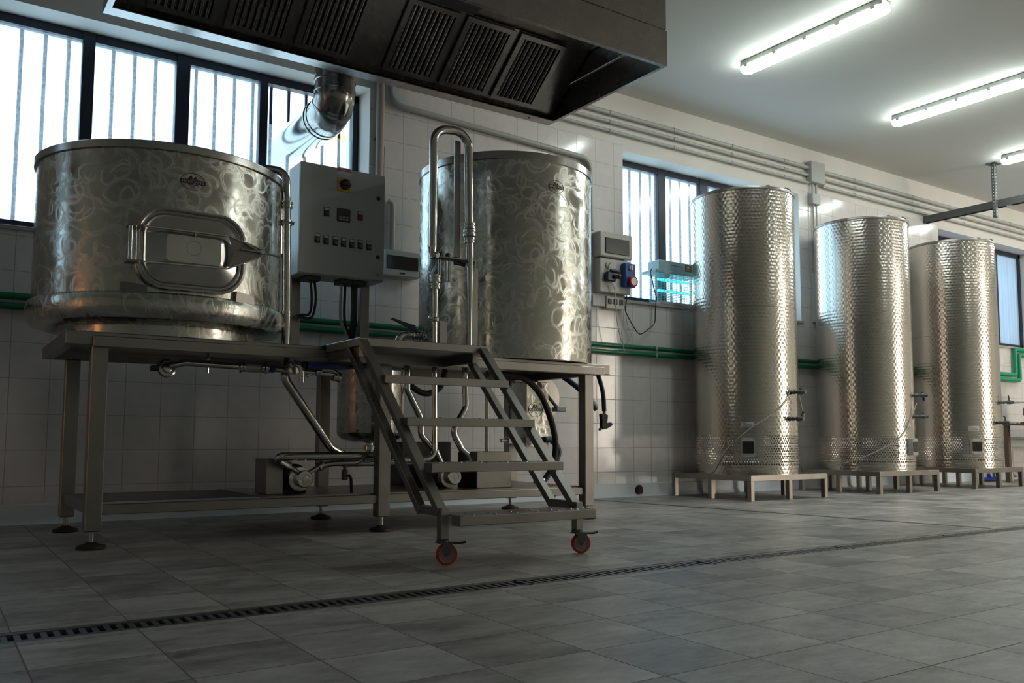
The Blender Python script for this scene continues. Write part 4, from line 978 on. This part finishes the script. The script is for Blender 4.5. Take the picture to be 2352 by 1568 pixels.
tap(T3, TC[2], -70, .872, 3, M_BLACK); tap(T3, TC[2], -88, .66, 3, M_BLACK)
def cm(c, ang, z, o=.008): a = math.radians(ang); return (c[0] + (TR + o) * math.cos(a), c[1] + (TR + o) * math.sin(a), z)
cord('sensor_cable', [cm(TC[0], 176, .207, .03), cm(TC[0], -178, .215, .02), cm(TC[0], -170, .29), cm(TC[0], -160, .40), cm(TC[0], -150, .47, .012), cm(TC[0], -136, .565, .01), cm(TC[0], -120, .645), cm(TC[0], -104, .72), cm(TC[0], -92, .80), cm(TC[0], -86, .875), cm(TC[0], -82, .89, .03)], .0038, M_WCORD, 'thin pale cable running diagonally up the nearest tall tank')
cord('sensor_cable', [cm(TC[0], -79, .87, .05), cm(TC[0], -76, .80, .05), cm(TC[0], -74, .72, .06), cm(TC[0], -72, .66, .07)], .006, M_WCORD, 'short pale cable dangling between the two taps of the nearest tank')
cord('sensor_cable', [cm(TC[1], 165, .243, .02), cm(TC[1], -178, .26), cm(TC[1], -158, .30), cm(TC[1], -140, .36), cm(TC[1], -122, .43), cm(TC[1], -106, .50), cm(TC[1], -92, .60), cm(TC[1], -82, .70), cm(TC[1], -72, .82, .03)], .0038, M_WCORD, 'thin pale cable running diagonally up the middle tall tank')

# low stands
def stand(x0, x1):
    t = thing('tank_stand', '', 'stand', ((x0 + x1) / 2, -.5, 0), 'low steel stands under the tall tanks')
    y0, y1 = -.94, -.075; bm = B()
    box(bm, (x0, y0, .155), (x1, y0 + .04, .2), .002); box(bm, (x0, y1 - .04, .155), (x1, y1, .2), .002)
    for x in (x0, (x0 + x1) / 2 - .02, x1 - .04): box(bm, (x, y0 + .04, .155), (x + .04, y1 - .04, .2), .002)
    box(bm, (x0 + .04, y0 + .04, .19), (x1 - .04, y1 - .04, .196)); obj('stand_frame', bm, M_STAND, t)
    for x in (x0, (x0 + x1) / 2 - .02, x1 - .04):
        for y in (y0, (y0 + y1) / 2 - .02, y1 - .04):
            bm = B(); box(bm, (x, y, 0), (x + .04, y + .04, .155), .002); obj('leg', bm, M_STAND, t)
    return t
S1 = stand(4.965, 5.915); S1['label'] = 'low nine-legged steel stand under the nearest tall tank'
for x, l in ((7.13, 'low nine-legged steel stand under the middle tall tank'), (8.72, 'low nine-legged steel stand under the farthest tall tank')):
    s = copy_tree(S1); s.location = (x, -.5, 0); s['label'] = l

# ------------------------------------------------------------------ ceiling lights
def lamp(x, y0, y1):
    t = thing('fluorescent_light', '', 'ceiling light', (x, (y0 + y1) / 2, H), 'weatherproof fluorescent ceiling lights')
    bm = B(); box(bm, (x - .055, y0, H - .052), (x + .055, y1, H - .002), .006); obj('housing', bm, M_CONDUIT, t)
    bm = B(); pf = [(-.058, -.045), (-.056, -.070), (-.042, -.088), (-.018, -.096), (.018, -.096), (.042, -.088), (.056, -.070), (.058, -.045)]
    rows = []
    for y, s in ((y0 - .012, .55), (y0 - .002, .85), (y0 + .03, 1), (y1 - .03, 1), (y1 + .002, .85), (y1 + .012, .55)):
        rows.append([bm.verts.new((x + u * (s if s < 1 else 1), y, H - .045 + (v + .045) * s)) for u, v in pf])
    for i in range(len(rows) - 1):
        for k in range(len(pf) - 1): bm.faces.new((rows[i][k], rows[i + 1][k], rows[i + 1][k + 1], rows[i][k + 1]))
    bm.faces.new(rows[0]); bm.faces.new(rows[-1][::-1])
    bmesh.ops.recalc_face_normals(bm, faces=bm.faces); obj('diffuser', bm, M_TUBE, t)
    for k in range(5):
        y = y0 + .05 + (y1 - y0 - .13) * k / 4
        for s in (-1, 1): q = B(); box(q, (x + s * .060 - .003, y, H - .062), (x + s * .060 + .003, y + .03, H - .035)); obj('clip', q, M_CONDUIT, t)
    return t
L1 = lamp(4.89, -2.25, -1.02)
for x, y, l in ((4.89, -1.635, 'lit fluorescent ceiling light nearest the hood'), (6.935, -1.635, 'lit fluorescent ceiling light, second from the hood'), (8.90, -1.635, 'lit fluorescent ceiling light cut by the right picture edge, farthest from the hood'), (6.935, -5.6, 'lit fluorescent ceiling light of the second row, nearest one'), (8.90, -5.6, 'lit fluorescent ceiling light of the second row, middle one'), (10.9, -5.6, 'lit fluorescent ceiling light of the second row, farther one'), (12.95, -1.635, 'added unseen fluorescent light far beyond the right picture edge'), (12.95, -5.6, 'added unseen fluorescent light at the far end of the second row'), (10.9, -1.635, 'lit fluorescent ceiling light beyond the right picture edge')):  # the farthest lamp of each row is unseen, added for more light from the right
    o = L1 if x == 4.89 and y > -2 else copy_tree(L1)
    o.location = (x, y, H); o['label'] = l

# ------------------------------------------------------------------ conduits and pipes on the wall
def run(name, pts, r, material, label, cat, bend=None, clips=0, clipz=1):
    t = thing(name, label, cat, pts[0]); bm = B(); tube(bm, pts, r, 12, bend); obj('pipe_run', bm, material, t)
    if clips:
        a, b = Vector(pts[0]), Vector(pts[-1])
        for k in range(clips):
            p = a.lerp(b, (k + .5) / clips); bm = B(); lathe(bm, [(r + .001, -.009), (r + .004, -.009), (r + .004, .009), (r + .001, .009)], p, (b - a), 14, cap=False)
            box(bm, (p.x - .009, p.y, p.z - .006), (p.x + .009, -.002, p.z + .006)); obj('pipe_clip', bm, M_CONDUIT, t)
    return t
for z, r, w in ((3.250, .020, 'uppermost and thickest'), (3.172, .015, 'middle'), (3.093, .0135, 'lowest')):
    run('wall_conduit', [(3.2, -.03, z), (6.975, -.03, z)], r, M_CONDUIT, '%s of three parallel grey conduits, left of the junction box' % w, 'conduit', clips=5)
    run('wall_conduit', [(7.20, -.03, z - .005), (15.9, -.03, z - .012)], r, M_CONDUIT, '%s of three parallel grey conduits, right of the junction box' % w, 'conduit', clips=8)
bm = B(); box(bm, (6.975, -.075, 3.095), (7.20, -.002, 3.315), .006); tag(obj('junction_box', bm, M_CONDUIT), 'grey junction box on the wall where the three conduits meet', 'junction box')
for x in (7.04, 7.10): run('drop_conduit', [(x, -.03, 3.095), (x, -.03, 2.985)], .011, M_CONDUIT, 'short conduit dropping from the junction box, %s one' % ('left' if x < 7.07 else 'right'), 'conduit')
bm = B(); box(bm, (7.0, -.06, 2.875), (7.13, -.002, 2.985), .005); tag(obj('switch_box', bm, M_CONDUIT), 'small grey switch box below the junction box', 'switch box')
for x in (7.045, 7.095): run('drop_conduit', [(x, -.03, 2.875), (x, -.03, 2.16)], .009, M_CONDUIT, 'long thin conduit below the switch box, %s one' % ('left' if x < 7.07 else 'right'), 'conduit')
bm = B(); box(bm, (7.01, -.05, 1.66), (7.09, -.002, 2.17), .005); tag(obj('trunking_box', bm, M_CONDUIT), 'tall narrow grey trunking box on the pillar between the first two tanks', 'trunking')
run('bent_conduit', [(2.275, -.03, 3.3), (2.285, -.03, 2.87), (4.115, -.03, 2.805), (4.125, -.03, 2.20)], .022, M_CONDUIT, 'grey conduit running over the pillar behind the boil kettle and down to the sockets', 'conduit', bend=.10)
run('vertical_conduit', [(2.20, -.035, 3.4), (2.20, -.035, 1.85)], .030, mat('cream_pipe', (.42, .36, .31), .5), 'cream vertical pipe beside the window behind the control cabinet', 'conduit')
run('vertical_conduit', [(2.275, -.03, 2.16), (2.31, -.03, 2.14), (2.31, -.03, 1.80)], .020, M_CONDUIT, 'short grey pipe stub above the wall box left of the kettle', 'conduit', bend=.03)
cord('loose_wire', [(2.16, -.02, 2.575), (2.18, -.03, 2.60), (2.235, -.02, 2.565), (2.24, -.02, 2.45), (2.24, -.02, 2.2)], .003, M_BLACK, 'thin dark wire on the wall right of the window')
run('green_pipe', [(X0 + .1, -.04, 1.262), (9.9, -.04, 1.255)], .020, M_GREEN, 'upper of the two long green water pipes along the wall', 'water pipe', clips=14)
run('green_pipe', [(X0 + .1, -.04, 1.205), (9.9, -.04, 1.200)], .020, M_GREEN, 'lower of the two long green water pipes along the wall', 'water pipe', clips=14)
run('green_pipe', [(9.95, -.04, 1.300), (10.98, -.04, 1.300), (10.98, -.04, 1.625), (12.5, -.04, 1.625)], .026, mat('bright_green_ppr', (.0, .30, .15), .35), 'outer stepped bright green pipe beside the rightmost tank', 'water pipe', bend=.03)
run('green_pipe', [(9.95, -.04, 1.235), (11.08, -.04, 1.235), (11.08, -.04, 1.560), (12.5, -.04, 1.560)], .026, MATS['bright_green_ppr'], 'inner stepped bright green pipe beside the rightmost tank', 'water pipe', bend=.03)

# wall boxes
db = thing('distribution_box', 'low grey breaker box on the wall between cabinet and kettle', 'breaker box', (2.4, 0, 1.62))
bm = B(); box(bm, (2.23, -.085, 1.615), (2.505, -.001, 1.80), .008); obj('box_body', bm, M_GREYBOX, db)
bm = B(); box(bm, (2.245, -.092, 1.665), (2.49, -.084, 1.76), .003); obj('smoked_cover', bm, M_WINDOWCOVER, db)
bm = B(); box(bm, (2.35, -.089, 1.633), (2.385, -.084, 1.645), .001); obj('latch', bm, M_BLACK, db)
db = thing('distribution_box', 'grey breaker box with smoked window, top of the socket column right of the kettle', 'breaker box', (4.33, 0, 1.99))
bm = B(); box(bm, (4.16, -.10, 1.985), (4.515, -.001, 2.195), .008); obj('box_body', bm, M_GREYBOX, db)
bm = B(); box(bm, (4.215, -.108, 2.015), (4.475, -.10, 2.145), .003); obj('smoked_cover', bm, M_WINDOWCOVER, db)
sp = thing('industrial_socket_unit', 'grey industrial socket panel with switch, blue unit and red socket', 'socket panel', (4.33, 0, 1.67))
bm = B(); box(bm, (4.17, -.085, 1.690), (4.50, -.001, 1.975), .006); obj('panel_body', bm, M_GREYBOX, sp)
bm = B(); box(bm, (4.395, -.14, 1.745), (4.515, -.085, 1.945), .006); bu = obj('interlock_unit', bm, mat('bright_blue_plastic', (.006, .07, .30), .4), sp, label='blue socket interlock unit')
bm = B(); lathe(bm, [(.02, 0), (.018, .016), (.001, .016)], (4.455, -.14, 1.905), (0, -1, 0), 18); box(bm, (4.448, -.165, 1.885), (4.462, -.15, 1.925), .002); obj('rotary_switch', bm, M_WHITE, bu)
bm = B(); lathe(bm, [(.044, 0), (.046, .03), (.038, .036), (.034, .03)], (4.465, -.14, 1.79), (0, -1, 0), 24); obj('socket_ring', bm, M_RED, bu, label='red socket ring')
bm = B(); lathe(bm, [(.034, 0), (.033, .034), (.001, .036)], (4.465, -.14, 1.79), (0, -1, 0), 20); obj('socket_face', bm, M_WHITE, bu)
bm = B(); lathe(bm, [(.032, 0), (.03, .012), (.001, .012)], (4.26, -.085, 1.915), (0, -1, 0), 20); beam(bm, (4.248, -.105, 1.895), (4.275, -.105, 1.935), .012, .014); obj('rotary_switch', bm, M_WCORD, sp)
bm = B(); box(bm, (4.21, -.135, 1.775), (4.305, -.085, 1.855), .008); cyl(bm, (4.25, -.12, 1.868), (4.33, -.14, 1.856), .016, 12, .004); obj('plug_socket', bm, M_HOSE, sp)
pg = thing('power_plug', 'dark power plug pushed into the socket panel', 'plug', (4.31, -.14, 1.81))
bm = B(); cyl(bm, (4.275, -.136, 1.815), (4.32, -.165, 1.812), .018, 14, .003); obj('plug_body', bm, M_BLACK, pg)
bm = B(); box(bm, (4.30, -.178, 1.812), (4.322, -.158, 1.832), .002); obj('plug_band', bm, M_RED, pg)
so = thing('socket_box', 'small triple socket box below the socket panel', 'socket box', (4.35, 0, 1.56))
bm = B(); box(bm, (4.265, -.055, 1.560), (4.46, -.001, 1.668), .005); obj('box_body', bm, M_GREYBOX, so)
for x in (4.30, 4.36, 4.425):
    bm = B(); box(bm, (x - .02, -.062, 1.60), (x + .02, -.054, 1.645), .003); obj('socket_insert', bm, M_BLACK, so)
bm = B(); box(bm, (4.13, -.04, 1.575), (4.262, -.001, 1.672), .004); tag(obj('blank_box', bm, M_GREYBOX), 'blank grey cover plate left of the small triple socket box', 'cover box')
def C3(pts, Y): return [atY(x, y, Y) for x, y in pts]
cord('white_cord', C3([(1405, 650), (1412, 665), (1414, 700), (1418, 740), (1424, 770), (1430, 790), (1435, 806)], -.12), .004, M_WCORD, 'white cord hanging from the plug in front of the green pipes', 'cord')
cord('white_cord', C3([(1433, 677), (1434, 700), (1430, 750), (1428, 770), (1435, 800), (1440, 790), (1447, 775), (1451, 770), (1446, 760), (1440, 740), (1437, 715)], -.03), .0028, M_WCORD, 'thin white cord tangling on the tiles below the window corner', 'cord')
cord('black_cord', C3([(1440, 668), (1439, 690), (1436, 708), (1440, 722), (1455, 750), (1466, 765), (1475, 766), (1486, 758), (1503, 742), (1505, 715), (1507, 690), (1508, 685), (1503, 665), (1496, 635), (1494, 625), (1497, 617)], -.05), .0045, M_BLACK, 'black cord looping from the socket panel to the insect killer', 'cord')

# insect killer on the sill
ik = thing('insect_killer', 'caged electric insect killer glowing teal on the window sill', 'insect killer', (5.12, .09, 1.662))
bm = B(); box(bm, (4.92, .0, 1.965), (5.38, .15, 2.06), .006); obj('top_casing', bm, M_TEAL, ik)
bm = B(); box(bm, (4.86, -.02, 1.94), (5.40, .165, 1.966), .003); obj('canopy', bm, M_TEAL, ik)
bm = B(); box(bm, (4.92, -.01, 1.664), (5.38, .15, 1.69), .003); obj('base_tray', bm, M_SILL, ik)
bm = B()
for y in (.005, .145):
    for k in range(17): z = 1.70 + .0145 * k; cyl(bm, (4.93, y, z), (5.37, y, z), .0016, 5)
    for k in range(10): x = 4.93 + .0488 * k; cyl(bm, (x, y, 1.69), (x, y, 1.945), .0018, 5)
for x in (4.93, 5.37):
    for k in range(17): z = 1.70 + .0145 * k; cyl(bm, (x, .005, z), (x, .145, z), .0016, 5)
obj('wire_cage', bm, mat('cage_wire', (.25, .42, .45), .4, .6), ik)
for z in (1.90, 1.80):
    bm = B(); cyl(bm, (4.97, .075, z), (5.35, .075, z), .013, 12); obj('ultraviolet_tube', bm, M_UV, ik)
bm = B(); box(bm, (5.235, -.0015, 1.985), (5.315, 0, 2.045)); st_ = obj('brand_sticker', bm, M_INK, ik)
bm = B(); prism(bm, [(.027 * math.cos(t * PI / 8), .012 * math.sin(t * PI / 8)) for t in range(16)], .001, planemap((5.275, -.0016, 2.026))); prism(bm, [(-.024, -.032), (.024, -.032), (.024, -.020), (-.024, -.020)], .001, planemap((5.275, -.0016, 2.026))); obj('sticker_print', bm, M_YELLOW, st_)
bm = B(); box(bm, (5.06, -.003, 2.02), (5.20, .0, 2.026)); box(bm, (5.194, -.003, 1.99), (5.20, .0, 2.026)); obj('vent_slot', bm, M_IRON, ik)
bm = B(); lathe(bm, [(.03, 0), (.028, .02), (.02, .04), (.001, .042)], (4.98, -.02, 1.92), (-.3, -1, -.2), 16); obj('lamp_end', bm, M_TEAL, ik)
bm = B(); lathe(bm, [(.045, 0), (.045, .003), (.001, .003)], (4.645, -.011, .052), (0, -1, 0), 24); cyl(bm, (4.645, -.004, .052), (4.645, -.03, .052), .03, 20)
tag(obj('drain_stub', bm, M_RUBBER), 'round black pipe plug in the skirting right of the table', 'pipe plug')

# ------------------------------------------------------------------ hanging rail, strut
bm = B(); box(bm, (9.09, -7.5, 3.055), (9.15, -.002, 3.06)); box(bm, (9.09, -7.5, 2.98), (9.094, -.002, 3.055)); box(bm, (9.146, -7.5, 2.98), (9.15, -.002, 3.055)); tag(obj('hanging_rail', bm, M_IRON, smooth=False), 'dark steel channel rail hung under the ceiling, ending at the wall', 'rail')
ht = thing('rail_hanger', 'perforated dark strut hanging from the ceiling and holding the rail', 'bracket', (9.10, -.83, H))
bm = B(); box(bm, (9.045, -.85, 2.87), (9.089, -.812, H - .006), .002); box(bm, (9.0, -.88, H - .008), (9.13, -.78, H - .001)); obj('strut', bm, M_IRON, ht)
bm = B()
for k in range(16): z = 2.90 + k * .034; cyl(bm, (9.067, -.8505, z), (9.067, -.8515, z), .006, 8); cyl(bm, (9.0445, -.831, z), (9.0435, -.831, z), .006, 8)
obj('strut_holes', bm, M_PAPER, ht)
bm = B(); cyl(bm, (9.12, -.95, 3.0), (9.12, -.95, 2.975), .03, 14); tag(obj('rail_bolt', bm, M_PAPER), 'pale bolt under the rail beside the perforated strut', 'bolt')

# ------------------------------------------------------------------ far right: sink with sack, squeegee
sk = thing('sink_unit', 'white sink on legs partly hidden by the rightmost tank', 'sink', (10.9, -.32, 0))
bm = B(); box(bm, (10.25, -.30, .40), (11.5, -.03, .50), .01); obj('basin', bm, M_WHITE, sk)
bm = B(); box(bm, (10.25, -.30, .50), (11.5, -.28, .52), .004); obj('basin_edge', bm, M_WHITE, sk)
for x in (10.30, 11.4):
    for y in (-.27, -.07): bm = B(); cyl(bm, (x, y, .0), (x, y, .40), .02, 12); obj('leg', bm, M_FRAME, sk)
bm = B(); tube(bm, [(10.45, -.2, .40), (10.45, -.2, .10), (10.55, -.2, .06), (10.62, -.2, .12)], .03, 12, .04); obj('drain_trap', bm, M_GREYBOX, sk)
wt = thing('side_table', 'dark side table beside the sink, behind the rightmost tank', 'table', (10.75, -.35, 0))
bm = B(); box(bm, (9.98, -.75, .655), (11.5, -.33, .69), .003); obj('tabletop', bm, mat('dark_top', (.14, .10, .07), .5), wt)
bm = B(); box(bm, (10.0, -.73, .5), (11.5, -.70, .655)); obj('apron', bm, mat('taupe_board', (.34, .30, .25), .6), wt)
for x in (10.0, 11.44):
    for y in (-.73, -.40): bm = B(); box(bm, (x, y, 0), (x + .05, y + .05, .655)); obj('leg', bm, MATS['dark_top'], wt)
bm = B(); bmesh.ops.create_icosphere(bm, subdivisions=3, radius=1)
for v in bm.verts:
    d = v.co.normalized(); k = 1 + .12 * math.sin(d.x * 5 + d.z * 3) + .06 * math.sin(d.y * 9 + 1)
    v.co = Vector((10.62 + d.x * .33 * k, -.53 + d.y * .17 * k, .85 + max(-.155, d.z * .19 * k)))
tag(obj('grain_sack', bm, mat('khaki_sack', (.28, .26, .20), .8)), 'bulging khaki sack on the dark side table', 'sack')
bm = B(); bmesh.ops.create_icosphere(bm, subdivisions=3, radius=1)
for v in bm.verts:
    d = v.co.normalized(); k = 1 + .25 * math.sin(d.x * 7 + d.z * 4) + .12 * math.sin(d.y * 9 + 1)
    v.co = Vector((10.68 + d.x * .20 * k, -.55 + d.y * .12 * k, 1.06 + d.z * .05 * k))
tag(obj('cloth', bm, mat('dark_pink_cloth', (.35, .08, .10), .8)), 'crumpled dark pink cloth lying on the khaki sack', 'cloth')
sq = thing('squeegee', 'blue floor squeegee standing at the wall behind the farthest stand', 'squeegee', (9.95, -.15, 0))
bm = B(); box(bm, (9.78, -.20, .015), (10.20, -.16, .05), .006); cyl(bm, (9.99, -.18, .04), (9.99, -.16, .085), .022, 12); obj('squeegee_head', bm, mat('vivid_blue_plastic', (.005, .03, .5), .4), sq)
bm = B(); box(bm, (9.78, -.184, .001), (10.20, -.176, .016)); obj('blade', bm, M_BLACK, sq)
bm = B(); cyl(bm, (9.99, -.17, .08), (9.99, -.02, 1.18), .011, 10); obj('handle', bm, M_YELLOW, sq)
